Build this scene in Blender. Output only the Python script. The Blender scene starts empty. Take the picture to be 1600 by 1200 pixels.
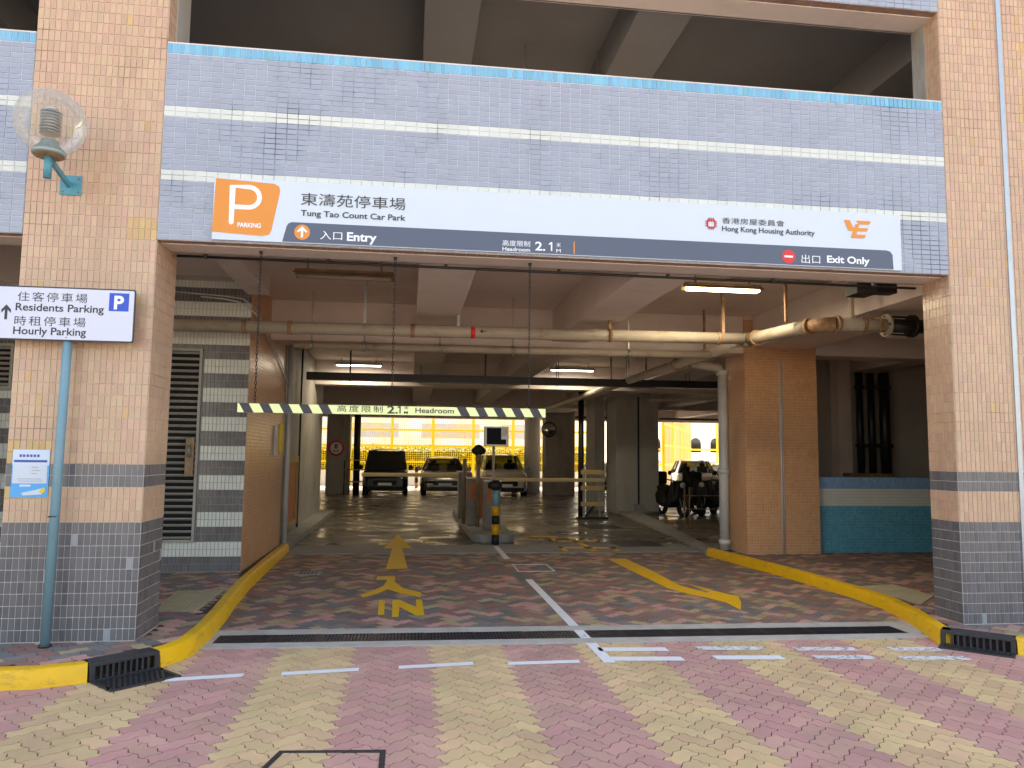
import bpy, math, random
import numpy as np
from mathutils import Vector, Matrix
random.seed(7); np.random.seed(7)
R = math.radians
S = bpy.context.scene
COL = S.collection

# ---------------------------------------------------------------- camera, sky, sun, exposure
cd = bpy.data.cameras.new('camera'); cam = bpy.data.objects.new('camera', cd); COL.objects.link(cam)
S.camera = cam
cd.sensor_width = 36.0; cd.lens = 36.0*1200/1600; cd.clip_start = .05; cd.clip_end = 1500
CAM = Vector((0, -7.12, 1.75))
_y, _p, _r = R(7.5), R(5.3), math.atan(.0109)
fw = Vector((math.sin(_y)*math.cos(_p), math.cos(_y)*math.cos(_p), math.sin(_p)))
r0 = Vector((math.cos(_y), -math.sin(_y), 0)); u0 = r0.cross(fw)
rt = math.cos(_r)*r0+math.sin(_r)*u0; up = -math.sin(_r)*r0+math.cos(_r)*u0
m = Matrix((rt, up, -fw)).transposed().to_4x4(); m.translation = CAM
cam.matrix_world = m

SUN_EL, SUN_AZ = 56, 12      # sun stands behind the building (towards +y), a little to the right
w = bpy.data.worlds.new('World'); S.world = w; w.use_nodes = True
nt = w.node_tree; bg = nt.nodes['Background']
sky = nt.nodes.new('ShaderNodeTexSky'); sky.sky_type = 'NISHITA'; sky.sun_disc = False
sky.sun_elevation = R(SUN_EL); sky.sun_rotation = R(SUN_AZ); sky.dust_density = 2.5; sky.air_density = 1.0; sky.ozone_density = .7
nt.links.new(sky.outputs[0], bg.inputs[0]); bg.inputs[1].default_value = .15
sd = bpy.data.lights.new('sun', 'SUN'); sun = bpy.data.objects.new('sun', sd); COL.objects.link(sun)
sd.energy = 5.0; sd.angle = R(.6); sd.color = (1, .95, .87)
d = Vector((math.sin(R(SUN_AZ))*math.cos(R(SUN_EL)), math.cos(R(SUN_AZ))*math.cos(R(SUN_EL)), math.sin(R(SUN_EL))))
sun.rotation_euler = d.to_track_quat('Z', 'Y').to_euler(); sun.location = (0, 40, 60)
S.view_settings.view_transform = 'Standard'; S.view_settings.look = 'None'
S.view_settings.use_white_balance = True; S.view_settings.white_balance_temperature = 8200; S.view_settings.white_balance_tint = 12
S.view_settings.exposure = 2.12; S.view_settings.gamma = 1; S.view_settings.use_curve_mapping = False
S.render.engine = 'CYCLES'
S.cycles.max_bounces = 10; S.cycles.diffuse_bounces = 6; S.cycles.glossy_bounces = 4
S.cycles.transparent_max_bounces = 16; S.cycles.caustics_reflective = False; S.cycles.caustics_refractive = False
S.cycles.sample_clamp_indirect = 8

# ---------------------------------------------------------------- materials
MAT = {}
def N(nt, t, **k):
    n = nt.nodes.new(t)
    for a, b in k.items(): setattr(n, a, b)
    return n
def mat(name, col, rough=.6, metal=0, var=0., island=0., nscale=3., dirt=0., dirtcol=(.06, .05, .04), dscale=(1, 1, 1), dlo=.45, dhi=.75,
        bump=0., bscale=40., rvar=0., spec=.5, emit=None, estr=0, alpha_noise=None, coat=0.):
    if name in MAT: return MAT[name]
    M = bpy.data.materials.new(name); M.use_nodes = True; t = M.node_tree; L = t.links
    b = t.nodes['Principled BSDF']
    b.inputs['Base Color'].default_value = (*col, 1); b.inputs['Roughness'].default_value = rough
    b.inputs['Metallic'].default_value = metal; b.inputs['Specular IOR Level'].default_value = spec
    b.inputs['Coat Weight'].default_value = coat
    geo = N(t, 'ShaderNodeNewGeometry'); cur = None
    pos = geo.outputs['Position']
    if var or island:
        hsv = N(t, 'ShaderNodeHueSaturation'); hsv.inputs['Color'].default_value = (*col, 1)
        val = None
        if var:
            nz = N(t, 'ShaderNodeTexNoise'); nz.inputs['Scale'].default_value = nscale; nz.inputs['Detail'].default_value = 6; nz.inputs['Roughness'].default_value = .65
            L.new(pos, nz.inputs['Vector'])
            mr = N(t, 'ShaderNodeMapRange'); mr.inputs[1].default_value = .25; mr.inputs[2].default_value = .75
            mr.inputs[3].default_value = 1-var; mr.inputs[4].default_value = 1+var
            L.new(nz.outputs['Fac'], mr.inputs[0]); val = mr.outputs[0]
        if island:
            oi = N(t, 'ShaderNodeObjectInfo')
            ad = N(t, 'ShaderNodeMath', operation='ADD'); L.new(geo.outputs['Random Per Island'], ad.inputs[0]); L.new(oi.outputs['Random'], ad.inputs[1])
            fr = N(t, 'ShaderNodeMath', operation='FRACT'); L.new(ad.outputs[0], fr.inputs[0])
            m2 = N(t, 'ShaderNodeMapRange'); m2.inputs[3].default_value = 1-island; m2.inputs[4].default_value = 1+island
            L.new(fr.outputs[0], m2.inputs[0])
            if val is not None:
                mu = N(t, 'ShaderNodeMath', operation='MULTIPLY'); L.new(val, mu.inputs[0]); L.new(m2.outputs[0], mu.inputs[1]); val = mu.outputs[0]
            else: val = m2.outputs[0]
            # slight hue drift per piece
            f7 = N(t, 'ShaderNodeMath', operation='MULTIPLY'); L.new(fr.outputs[0], f7.inputs[0]); f7.inputs[1].default_value = 7.31
            f8 = N(t, 'ShaderNodeMath', operation='FRACT'); L.new(f7.outputs[0], f8.inputs[0])
            m3 = N(t, 'ShaderNodeMapRange'); m3.inputs[3].default_value = .5-.012; m3.inputs[4].default_value = .5+.012
            L.new(f8.outputs[0], m3.inputs[0]); L.new(m3.outputs[0], hsv.inputs['Hue'])
        L.new(val, hsv.inputs['Value']); cur = hsv.outputs[0]
    if dirt:
        mp = N(t, 'ShaderNodeMapping'); mp.inputs['Scale'].default_value = dscale; L.new(pos, mp.inputs[0])
        n2 = N(t, 'ShaderNodeTexNoise'); n2.inputs['Scale'].default_value = 1; n2.inputs['Detail'].default_value = 8; n2.inputs['Roughness'].default_value = .7
        L.new(mp.outputs[0], n2.inputs['Vector'])
        m4 = N(t, 'ShaderNodeMapRange'); m4.inputs[1].default_value = dlo; m4.inputs[2].default_value = dhi
        m4.inputs[3].default_value = 0; m4.inputs[4].default_value = dirt
        L.new(n2.outputs['Fac'], m4.inputs[0])
        mx = N(t, 'ShaderNodeMix', data_type='RGBA'); L.new(m4.outputs[0], mx.inputs[0])
        if cur is not None: L.new(cur, mx.inputs[6])
        else: mx.inputs[6].default_value = (*col, 1)
        mx.inputs[7].default_value = (*dirtcol, 1); cur = mx.outputs[2]
    if cur is not None: L.new(cur, b.inputs['Base Color'])
    if rvar:
        n3 = N(t, 'ShaderNodeTexNoise'); n3.inputs['Scale'].default_value = 1.3; n3.inputs['Detail'].default_value = 7; L.new(pos, n3.inputs['Vector'])
        m5 = N(t, 'ShaderNodeMapRange'); m5.inputs[1].default_value = .35; m5.inputs[2].default_value = .65
        m5.inputs[3].default_value = max(.04, rough-rvar); m5.inputs[4].default_value = min(1, rough+rvar)
        L.new(n3.outputs['Fac'], m5.inputs[0]); L.new(m5.outputs[0], b.inputs['Roughness'])
    if bump:
        n4 = N(t, 'ShaderNodeTexNoise'); n4.inputs['Scale'].default_value = bscale; n4.inputs['Detail'].default_value = 4; L.new(pos, n4.inputs['Vector'])
        bp = N(t, 'ShaderNodeBump'); bp.inputs['Strength'].default_value = bump; bp.inputs['Distance'].default_value = .01
        L.new(n4.outputs['Fac'], bp.inputs['Height']); L.new(bp.outputs[0], b.inputs['Normal'])
    if emit:
        b.inputs['Emission Color'].default_value = (*emit, 1); b.inputs['Emission Strength'].default_value = estr
    if alpha_noise:
        sc, lo, hi = alpha_noise
        n5 = N(t, 'ShaderNodeTexNoise'); n5.inputs['Scale'].default_value = sc; n5.inputs['Detail'].default_value = 8; n5.inputs['Roughness'].default_value = .75; L.new(pos, n5.inputs['Vector'])
        m6 = N(t, 'ShaderNodeMapRange'); m6.inputs[1].default_value = lo; m6.inputs[2].default_value = hi; L.new(n5.outputs['Fac'], m6.inputs[0])
        L.new(m6.outputs[0], b.inputs['Alpha'])
    MAT[name] = M; return M

t_or = mat('tile_orange', (.60, .385, .26), .28, island=.07, var=.05, nscale=1.2, dirt=.25, dirtcol=(.30, .17, .09), dscale=(2, 2, .5))
t_oy = mat('tile_amber', (.60, .38, .17), .28, island=.08, var=.05)
t_ob = mat('tile_brown_orange', (.62, .33, .17), .3, island=.05, var=.05)
t_gr = mat('tile_grey', (.145, .135, .14), .25, island=.14, var=.06, nscale=2)
t_gl = mat('tile_pale_grey', (.30, .31, .33), .3, island=.08)
t_li = mat('tile_lilac', (.33, .365, .45), .3, island=.05, var=.04, nscale=1.5, dirt=.18, dirtcol=(.22, .22, .26), dscale=(3, 3, .4))
t_wh = mat('tile_white', (.66, .69, .64), .3, island=.04, var=.05, dirt=.12, dirtcol=(.4, .38, .33), dscale=(3, 3, .6))
t_bl = mat('tile_sky_blue', (.16, .44, .62), .28, island=.12)
t_te = mat('tile_teal', (.075, .37, .52), .25, island=.12)
t_b2 = mat('tile_mid_blue', (.20, .40, .66), .25, island=.1)
g_or = mat('grout_buff', (.70, .58, .44), .9, dirt=.85, dirtcol=(.20, .12, .08), dscale=(1.1, 1.1, 1.6), dlo=.52, dhi=.66)
g_wh = mat('grout_white', (.62, .60, .56), .9, dirt=.5, dirtcol=(.25, .22, .2), dscale=(4, 4, 4), dlo=.45, dhi=.8)
g_fa = mat('grout_fascia', (.66, .68, .74), .9, dirt=.95, dirtcol=(.07, .075, .10), dscale=(1.1, 1.1, .9), dlo=.50, dhi=.62)
g_dk = mat('grout_stripe_wall', (.42, .40, .36), .9, dirt=.6, dirtcol=(.08, .06, .05), dscale=(3, 3, 5))
conc = mat('painted_concrete', (.74, .65, .61), .8, var=.07, nscale=.8, dirt=.3, dirtcol=(.28, .2, .16), dscale=(.9, .9, .9), dlo=.5, dhi=.75, bump=.15, bscale=20)
conc_dim = mat('painted_concrete_dimmed', (.21, .21, .22), .8, var=.08, nscale=.7, dirt=.35, dirtcol=(.2, .16, .14), dlo=.5, dhi=.75)  # darkened copy of the painted concrete; dim upper-storey light put into the colour
conc_w = mat('grey_wall_paint', (.40, .38, .35), .7, var=.08, nscale=1.2, dirt=.55, dirtcol=(.12, .1, .09), dscale=(1.8, 1.8, .9), dlo=.52, dhi=.72, bump=.15, bscale=25)
conc_k = mat('kerb_concrete', (.34, .33, .31), .85, var=.15, nscale=3, dirt=.4, dirtcol=(.12, .11, .1), bump=.3, bscale=60)
conc_b = mat('trench_concrete', (.50, .47, .42), .9, var=.16, nscale=5, dirt=.4, dirtcol=(.22, .19, .16), dscale=(3, 3, 3), bump=.3, bscale=70)
floor_m = mat('worn_floor', (.19, .16, .13), .35, var=.22, nscale=1.6, dirt=.75, dirtcol=(.03, .026, .024), dscale=(.55, 1.5, 1), dlo=.44, dhi=.62, rvar=.20, bump=.06, bscale=12)
p_y = mat('paver_yellow', (.66, .46, .25), .85, island=.10, var=.12, nscale=1.6, dirt=.30, dirtcol=(.25, .2, .14), dscale=(1.2, 1.2, 2), bump=.25, bscale=260)
p_p = mat('paver_pink', (.56, .305, .255), .85, island=.09, var=.12, nscale=1.6, dirt=.30, dirtcol=(.24, .2, .18), dscale=(1.2, 1.2, 2), bump=.25, bscale=260)
p_r = mat('paver_red', (.29, .165, .135), .8, island=.16, var=.12, dirt=.2, dirtcol=(.2, .16, .14), bump=.25, bscale=260)
p_g = mat('paver_grey', (.19, .175, .165), .8, island=.2, var=.12, dirt=.2, dirtcol=(.1, .09, .08), bump=.25, bscale=260)
p_b = mat('paver_buff', (.42, .32, .18), .8, island=.16, var=.12, dirt=.2, dirtcol=(.2, .16, .12), bump=.25, bscale=260)
sand = mat('joint_sand', (.075, .05, .04), .95, var=.3, nscale=12)
k_yel = mat('kerb_yellow_paint', (.88, .49, .010), .45, var=.10, nscale=5, dirt=.6, dirtcol=(.16, .11, .05), dscale=(5, 5, 16), dlo=.55, dhi=.74, bump=.3, bscale=50)
m_yel = mat('marking_yellow', (.86, .50, .012), .6, var=.12, nscale=9, alpha_noise=(16, .30, .36))
m_whi = mat('marking_white', (.80, .82, .85), .6, var=.08, nscale=9, alpha_noise=(18, .30, .36))
m_wow = mat('marking_white_worn', (.72, .74, .76), .6, var=.1, nscale=9, alpha_noise=(14, .38, .50))
iron = mat('cast_iron', (.055, .055, .06), .5, metal=.5, var=.25, nscale=14, bump=.3, bscale=80)
grate_m = mat('trench_grate', (.03, .034, .045), .45, metal=.4, var=.2, nscale=14)
black = mat('black', (.008, .008, .009), .6)
void = mat('dark_pit', (.006, .006, .006), .95)
soffit_t = mat('soffit_tile_brown', (.34, .21, .17), .4, island=.12)
s_white = mat('sign_white', (.62, .69, .78), .35, var=.015, nscale=2)
s_slate = mat('sign_slate', (.085, .105, .16), .4)
s_orange = mat('sign_orange', (.78, .27, .035), .4)
s_red = mat('sign_red', (.75, .03, .03), .4)
s_logo = mat('logo_red', (.60, .03, .03), .4)
s_ink = mat('sign_ink', (.03, .032, .04), .5)
s_lettw = mat('sign_letter_white', (.85, .88, .92), .4)
s_blue = mat('sign_blue', (.01, .075, .55), .4)
s_lime = mat('bar_lime', (.86, .92, .42), .35)
s_plate = mat('plate_white', (.66, .68, .80), .35)
teal = mat('post_teal', (.17, .32, .38), .4, var=.08, dirt=.3, dirtcol=(.1, .13, .14), dscale=(8, 8, 2), dlo=.55)
lampblue = mat('bracket_blue', (.065, .29, .38), .45, var=.1, dirt=.5, dirtcol=(.1, .08, .05), dscale=(9, 9, 9), dlo=.55)
pipe_c = mat('pipe_cream', (.41, .36, .29), .55, var=.12, nscale=4, dirt=.6, dirtcol=(.16, .09, .05), dscale=(3, 3, 5), dlo=.55, dhi=.72, bump=.2)
pipe_r = mat('pipe_rust', (.26, .14, .07), .7, var=.35, nscale=14, dirt=.8, dirtcol=(.50, .38, .24), dscale=(9, 9, 9), bump=.5)
pipe_k = mat('pipe_black', (.012, .012, .014), .4)
pvc = mat('pvc_white', (.56, .57, .58), .4, var=.08, dirt=.2)
metal = mat('galvanised', (.36, .36, .35), .4, metal=.7, var=.15, nscale=8)
alu = mat('aluminium_strip', (.45, .49, .53), .35, metal=.6, var=.1)
slat_m = mat('louvre_paint', (.36, .34, .31), .5, var=.1, dirt=.3)
rustf = mat('rusty_batten', (.30, .20, .11), .6, var=.3, nscale=9, dirt=.6, dirtcol=(.1, .06, .03), dscale=(6, 6, 6))
orange_p = mat('orange_paint', (.50, .14, .03), .5, var=.1)
wood = mat('yellowish_wood', (.45, .32, .15), .6, var=.15)
fence_y = mat('fence_yellow', (.85, .62, .02), .5)
screen_o = mat('screen_panel', (.52, .27, .035), .6, island=.1)
hedge_m = mat('hedge_leaf', (.26, .27, .03), .6, island=.35)
outw = mat('outside_white', (.80, .80, .78), .7, var=.05)
outg = mat('outside_grey', (.45, .46, .47), .7, var=.05)
outc = mat('outside_ground', (.55, .54, .50), .9, var=.08)
glassd = mat('dark_glass', (.02, .022, .022), .06, spec=.7)
tyre = mat('tyre', (.015, .015, .015), .8)
rim_m = mat('rim', (.4, .4, .4), .3, metal=.9)
lensm = mat('headlight_lens', (.6, .62, .62), .1, spec=.8)
tubem = mat('lit_tube', (1, 1, 1), .5, emit=(1, .93, .72), estr=6)
tubew = mat('lit_tube_white', (1, 1, 1), .5, emit=(.95, .97, 1), estr=5)
tactile = mat('tactile_cream', (.46, .40, .25), .7, var=.12, dirt=.3, dirtcol=(.2, .17, .12), dscale=(8, 8, 8))
greencast = mat('lamp_casting', (.30, .38, .36), .5, metal=.3, var=.15)
silver = mat('louver_silver', (.55, .55, .56), .3, metal=.8)
screenm = mat('display_dark', (.006, .008, .014), .6, spec=.2)
def glass_clear():
    M = bpy.data.materials.new('globe_acrylic'); M.use_nodes = True; t = M.node_tree; L = t.links
    for n in list(t.nodes):
        if n.type != 'OUTPUT_MATERIAL': t.nodes.remove(n)
    out = [n for n in t.nodes if n.type == 'OUTPUT_MATERIAL'][0]
    tr = N(t, 'ShaderNodeBsdfTransparent'); tr.inputs[0].default_value = (.93, .93, .91, 1)
    gl = N(t, 'ShaderNodeBsdfGlossy'); gl.inputs['Roughness'].default_value = .06; gl.inputs[0].default_value = (1, 1, 1, 1)
    df = N(t, 'ShaderNodeBsdfDiffuse'); df.inputs[0].default_value = (.75, .75, .70, 1)
    lw = N(t, 'ShaderNodeLayerWeight'); lw.inputs[0].default_value = .35
    m1 = N(t, 'ShaderNodeMixShader'); m2 = N(t, 'ShaderNodeMixShader')
    mr = N(t, 'ShaderNodeMapRange'); mr.inputs[3].default_value = .07; mr.inputs[4].default_value = .45
    L.new(lw.outputs['Facing'], mr.inputs[0])
    L.new(mr.outputs[0], m1.inputs[0]); L.new(tr.outputs[0], m1.inputs[1]); L.new(df.outputs[0], m1.inputs[2])
    ms = N(t, 'ShaderNodeMath', operation='MULTIPLY'); ms.inputs[1].default_value = .35
    L.new(lw.outputs['Fresnel'], ms.inputs[0]); L.new(ms.outputs[0], m2.inputs[0])
    L.new(m1.outputs[0], m2.inputs[1]); L.new(gl.outputs[0], m2.inputs[2]); L.new(m2.outputs[0], out.inputs[0])
    return M
globe_m = glass_clear()
def glass_car():
    M = bpy.data.materials.new('car_window'); M.use_nodes = True; t = M.node_tree; L = t.links
    b = t.nodes['Principled BSDF']; out = [n for n in t.nodes if n.type == 'OUTPUT_MATERIAL'][0]
    b.inputs['Base Color'].default_value = (.01, .012, .012, 1); b.inputs['Roughness'].default_value = .04
    tr = N(t, 'ShaderNodeBsdfTransparent'); tr.inputs[0].default_value = (.62, .66, .62, 1)
    mx = N(t, 'ShaderNodeMixShader'); mx.inputs[0].default_value = .62
    L.new(tr.outputs[0], mx.inputs[1]); L.new(b.outputs[0], mx.inputs[2]); L.new(mx.outputs[0], out.inputs[0])
    return M
carglass = glass_car()

# ---------------------------------------------------------------- object helpers
OFF = {}                       # world offset of each thing's base
def empty(name, loc, label=None, cat=None, group=None, kind=None):
    o = bpy.data.objects.new(name, None); COL.objects.link(o); o.location = loc; o.empty_display_size = .1
    OFF[o.name] = Vector(loc)
    return tag(o, label, cat, group, kind)
def tag(o, label=None, cat=None, group=None, kind=None):
    if label: o['label'] = label
    if cat: o['category'] = cat
    if group: o['group'] = group
    if kind: o['kind'] = kind
    return o
class MB:
    def __init__(s): s.v = []; s.f = []; s.m = []; s.cur = 0; s.smooth = []; s.sm = False
    def add(s, vs, fs):
        b = len(s.v); s.v += [tuple(p) for p in vs]
        for f in fs: s.f.append(tuple(b+i for i in f)); s.m.append(s.cur); s.smooth.append(s.sm)
        return s
    def box(s, x0, x1, y0, y1, z0, z1):
        return s.add([(x0, y0, z0), (x1, y0, z0), (x1, y1, z0), (x0, y1, z0), (x0, y0, z1), (x1, y0, z1), (x1, y1, z1), (x0, y1, z1)],
                     [(0, 3, 2, 1), (4, 5, 6, 7), (0, 1, 5, 4), (1, 2, 6, 5), (2, 3, 7, 6), (3, 0, 4, 7)])
    def obox(s, c, ax, ay, az):          # centre and three half-axis vectors (right-handed)
        c = Vector(c); ax, ay, az = Vector(ax), Vector(ay), Vector(az)
        return s.add([c-ax-ay-az, c+ax-ay-az, c+ax+ay-az, c-ax+ay-az, c-ax-ay+az, c+ax-ay+az, c+ax+ay+az, c-ax+ay+az],
                     [(0, 3, 2, 1), (4, 5, 6, 7), (0, 1, 5, 4), (1, 2, 6, 5), (2, 3, 7, 6), (3, 0, 4, 7)])
    def tube(s, path, r, n=12, r2=None, caps=True):
        sm = s.sm; s.sm = True
        P = [Vector(p) for p in path]; k = len(P)
        rr = r if isinstance(r, (list, tuple)) else [r+(0 if r2 is None else (r2-r)*i/max(1, k-1)) for i in range(k)]
        vs = []; prev = None
        for i, p in enumerate(P):
            t = (P[min(i+1, k-1)]-P[max(i-1, 0)])
            t = t.normalized() if t.length > 1e-9 else Vector((0, 0, 1))
            a = Vector((0, 0, 1)) if abs(t.z) < .9 else Vector((1, 0, 0))
            if prev is not None and (prev-t*prev.dot(t)).length > .1: u = (prev-t*prev.dot(t)).normalized()
            else: u = t.cross(a).normalized()
            prev = u; v = t.cross(u)
            for j in range(n):
                an = 2*math.pi*j/n; vs.append(p+(u*math.cos(an)+v*math.sin(an))*rr[i])
        fs = [(i*n+j, i*n+(j+1) % n, (i+1)*n+(j+1) % n, (i+1)*n+j) for i in range(k-1) for j in range(n)]
        s.add(vs, fs); s.sm = False
        if caps:
            b = len(s.v)-k*n
            s.f.append(tuple(b+j for j in reversed(range(n)))); s.m.append(s.cur); s.smooth.append(False)
            s.f.append(tuple(b+(k-1)*n+j for j in range(n))); s.m.append(s.cur); s.smooth.append(False)
        s.sm = sm; return s
    def lathe(s, c, axis, prof, n=16):     # prof: (distance along axis, radius)
        c = Vector(c); ax = Vector(axis).normalized()
        return s.tube_raw([c+ax*h for h, r in prof], [r for h, r in prof], ax, n)
    def tube_raw(s, P, rr, ax, n):
        a = Vector((0, 0, 1)) if abs(ax.z) < .9 else Vector((1, 0, 0)); u = ax.cross(a).normalized(); v = ax.cross(u)
        vs = [p+(u*math.cos(2*math.pi*j/n)+v*math.sin(2*math.pi*j/n))*r for p, r in zip(P, rr) for j in range(n)]
        k = len(P); sm = s.sm; s.sm = True
        s.add(vs, [(i*n+j, i*n+(j+1) % n, (i+1)*n+(j+1) % n, (i+1)*n+j) for i in range(k-1) for j in range(n)]); s.sm = sm
        b = len(s.v)-k*n
        s.f.append(tuple(b+j for j in reversed(range(n)))); s.m.append(s.cur); s.smooth.append(False)
        s.f.append(tuple(b+(k-1)*n+j for j in range(n))); s.m.append(s.cur); s.smooth.append(False)
        return s
    def prism(s, poly, o, U, V, t):        # polygon (u,v) in the plane o,U,V extruded by t along UxV
        o = Vector(o); U = Vector(U); V = Vector(V); Nn = U.cross(V).normalized()*t; k = len(poly)
        vs = [o+U*a+V*b for a, b in poly]+[o+U*a+V*b+Nn for a, b in poly]
        area = sum(poly[i][0]*poly[(i+1) % k][1]-poly[(i+1) % k][0]*poly[i][1] for i in range(k))
        idx = list(range(k)) if area > 0 else list(reversed(range(k)))
        fs = [tuple(reversed(idx)), tuple(k+i for i in idx)]
        for a in range(k):
            i, j = idx[a], idx[(a+1) % k]; fs.append((i, j, k+j, k+i))
        return s.add(vs, fs)
    def build(s, name, mats, parent=None, bevel=0, smooth=None, off=None):
        if not isinstance(mats, (list, tuple)): mats = [mats]
        me = bpy.data.meshes.new(name)
        o3 = OFF.get(parent.name, Vector()) if parent else Vector()
        if off is not None: o3 = Vector(off)
        me.from_pydata([(a-o3.x, b-o3.y, c-o3.z) for a, b, c in s.v], [], s.f)
        for mm in mats: me.materials.append(mm)
        me.polygons.foreach_set('material_index', s.m); me.polygons.foreach_set('use_smooth', s.smooth if smooth is None else [smooth]*len(s.f))
        me.update()
        o = bpy.data.objects.new(name, me); COL.objects.link(o)
        if parent: o.parent = parent; OFF[o.name] = o3
        else:
            OFF[o.name] = o3; o.location = o3
        if bevel:
            b = o.modifiers.new('bevel', 'BEVEL'); b.width = bevel; b.segments = 2; b.limit_method = 'ANGLE'
        return o
def np_mesh(name, V, F, matidx, mats, parent, kind=None):
    """V (n,3); F flat index list with uniform quads or list of polygons"""
    me = bpy.data.meshes.new(name); o3 = OFF.get(parent.name, Vector())
    V = V-np.array(o3)
    me.vertices.add(len(V)); me.vertices.foreach_set('co', V.astype(np.float32).ravel())
    tot = np.array([len(f) for f in F]) if not isinstance(F, np.ndarray) else np.full(len(F), F.shape[1])
    idx = np.concatenate([np.asarray(f) for f in F]) if not isinstance(F, np.ndarray) else F.ravel()
    me.loops.add(len(idx)); me.loops.foreach_set('vertex_index', idx.astype(np.int32))
    me.polygons.add(len(tot)); st = np.concatenate([[0], np.cumsum(tot)[:-1]])
    me.polygons.foreach_set('loop_start', st.astype(np.int32)); me.polygons.foreach_set('loop_total', tot.astype(np.int32))
    me.polygons.foreach_set('material_index', np.asarray(matidx, dtype=np.int32))
    for mm in mats: me.materials.append(mm)
    me.polygons.foreach_set('use_smooth', np.zeros(len(tot), dtype=bool))
    me.update(calc_edges=True)
    o = bpy.data.objects.new(name, me); COL.objects.link(o); o.parent = parent; OFF[o.name] = o3
    if kind: o['kind'] = kind
    return o

# tiles: a field of real tiles; the nearest `indiv` are objects of their own
TQ = [(4, 5, 6, 7), (0, 1, 5, 4), (1, 2, 6, 5), (2, 3, 7, 6), (3, 0, 4, 7)]
def tile_verts(pu, pv, gap, h=.0045, inset=.0015):
    a, b = (pu-gap)/2, (pv-gap)/2; c, e = a-inset, b-inset
    return np.array([(-a, -b, 0), (a, -b, 0), (a, b, 0), (-a, b, 0), (-c, -e, h), (c, -e, h), (c, e, h), (-c, e, h)])
def tiles(parent, fields, pu_default=None, indiv=300, name='tile'):
    """fields: list of dict(o,U,V,nu,nv,pu,pv,gap,col(i,j)->material or None)"""
    allt = []
    for fi, f in enumerate(fields):
        o = Vector(f['o']); U = Vector(f['U']).normalized(); V = Vector(f['V']).normalized()
        for i in range(f['nu']):
            for j in range(f['nv']):
                mm = f['col'](i, j)
                if mm is None: continue
                p = o+U*((i+.5)*f['pu'])+V*((j+.5)*f['pv'])
                allt.append(((p-CAM).length*f.get('pri', 1), p, fi, mm))
    allt.sort(key=lambda t: t[0])
    ind, rest = allt[:indiv], allt[indiv:]
    mats = []; meshes = {}
    for f in fields:
        U = Vector(f['U']).normalized(); V = Vector(f['V']).normalized(); f['B'] = np.array((U, V, U.cross(V))); f['tv'] = tile_verts(f['pu'], f['pv'], f.get('gap', .005))
    po = OFF[parent.name]
    for d0, p, fi, mm in ind:
        f = fields[fi]; key = (round(f['pu'], 4), round(f['pv'], 4), mm.name)
        if key not in meshes:
            me = bpy.data.meshes.new(name); me.from_pydata([tuple(x) for x in f['tv']], [], TQ); me.materials.append(mm); me.update(); meshes[key] = me
        o = bpy.data.objects.new(name, meshes[key]); COL.objects.link(o); o.parent = parent
        B = Matrix([list(map(float, r)) for r in f['B']]).transposed().to_4x4()
        o.matrix_local = Matrix.Translation(p-po) @ B @ Matrix.Rotation(random.gauss(0, .006), 4, 'X') @ Matrix.Rotation(random.gauss(0, .006), 4, 'Y')
    if not rest: return
    Vs = []; mi = []; mid = {}
    for d0, p, fi, mm in rest:
        f = fields[fi]; tv = f['tv'].copy(); rx, ry = random.gauss(0, .006), random.gauss(0, .006)
        tv[:, 2] += tv[:, 1]*rx+tv[:, 0]*ry
        Vs.append(tv @ f['B']+np.array(p))
        if mm.name not in mid: mid[mm.name] = len(mats); mats.append(mm)
        mi += [mid[mm.name]]*5
    n = len(rest); Fq = (np.array(TQ)[None]+8*np.arange(n)[:, None, None]).reshape(-1, 4)
    np_mesh('tile_field', np.concatenate(Vs), Fq, mi, mats, parent, 'stuff')

def text(body, h, o, U, V, mm, parent, name='lettering', bold=0., align='LEFT', width=None, t=.003, shear=0., spacing=1.):
    """flat print: lettering of cap height h at o (baseline start), in plane U,V"""
    c = bpy.data.curves.new(name, 'FONT'); c.body = body; c.size = 1; c.offset = bold; c.extrude = 0; c.shear = shear; c.space_character = spacing
    c.resolution_u = 6
    tmp = bpy.data.objects.new('tmp', c); COL.objects.link(tmp)
    bpy.context.view_layer.update()
    me = bpy.data.meshes.new_from_object(tmp.evaluated_get(bpy.context.evaluated_depsgraph_get()))
    bpy.data.objects.remove(tmp); bpy.data.curves.remove(c)
    co = np.empty(len(me.vertices)*3); me.vertices.foreach_get('co', co); co = co.reshape(-1, 3)
    x0, x1 = co[:, 0].min(), co[:, 0].max(); y0, y1 = co[:, 1].min(), co[:, 1].max()
    cjk = any(ord(ch) > 0x2000 for ch in body)
    cap = (y1-y0) if cjk else .727
    base = y0 if cjk else 0
    s = h/cap; sx = s if width is None else width/(x1-x0)
    lx = (co[:, 0]-x0)*sx; ly = (co[:, 1]-base)*s
    if align == 'CENTER': lx -= (x1-x0)*sx/2
    if align == 'RIGHT': lx -= (x1-x0)*sx
    o = Vector(o); U = Vector(U); V = Vector(V); Nn = U.cross(V)
    W = np.array(o)[None]+lx[:, None]*np.array(U)[None]+ly[:, None]*np.array(V)[None]-np.array(OFF[parent.name])
    me.vertices.foreach_set('co', W.ravel()); me.name = name
    me.materials.clear(); me.materials.append(mm)
    if me.polygons and me.polygons[0].normal.dot(Nn) < 0: me.flip_normals()
    me.update()
    ob = bpy.data.objects.new(name, me); COL.objects.link(ob); ob.parent = parent; OFF[ob.name] = OFF[parent.name]
    return ob
def flat(parent, poly, o, U, V, mm, name, t=.002):
    return MB().prism(poly, o, U, V, t).build(name, mm, parent)
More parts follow.
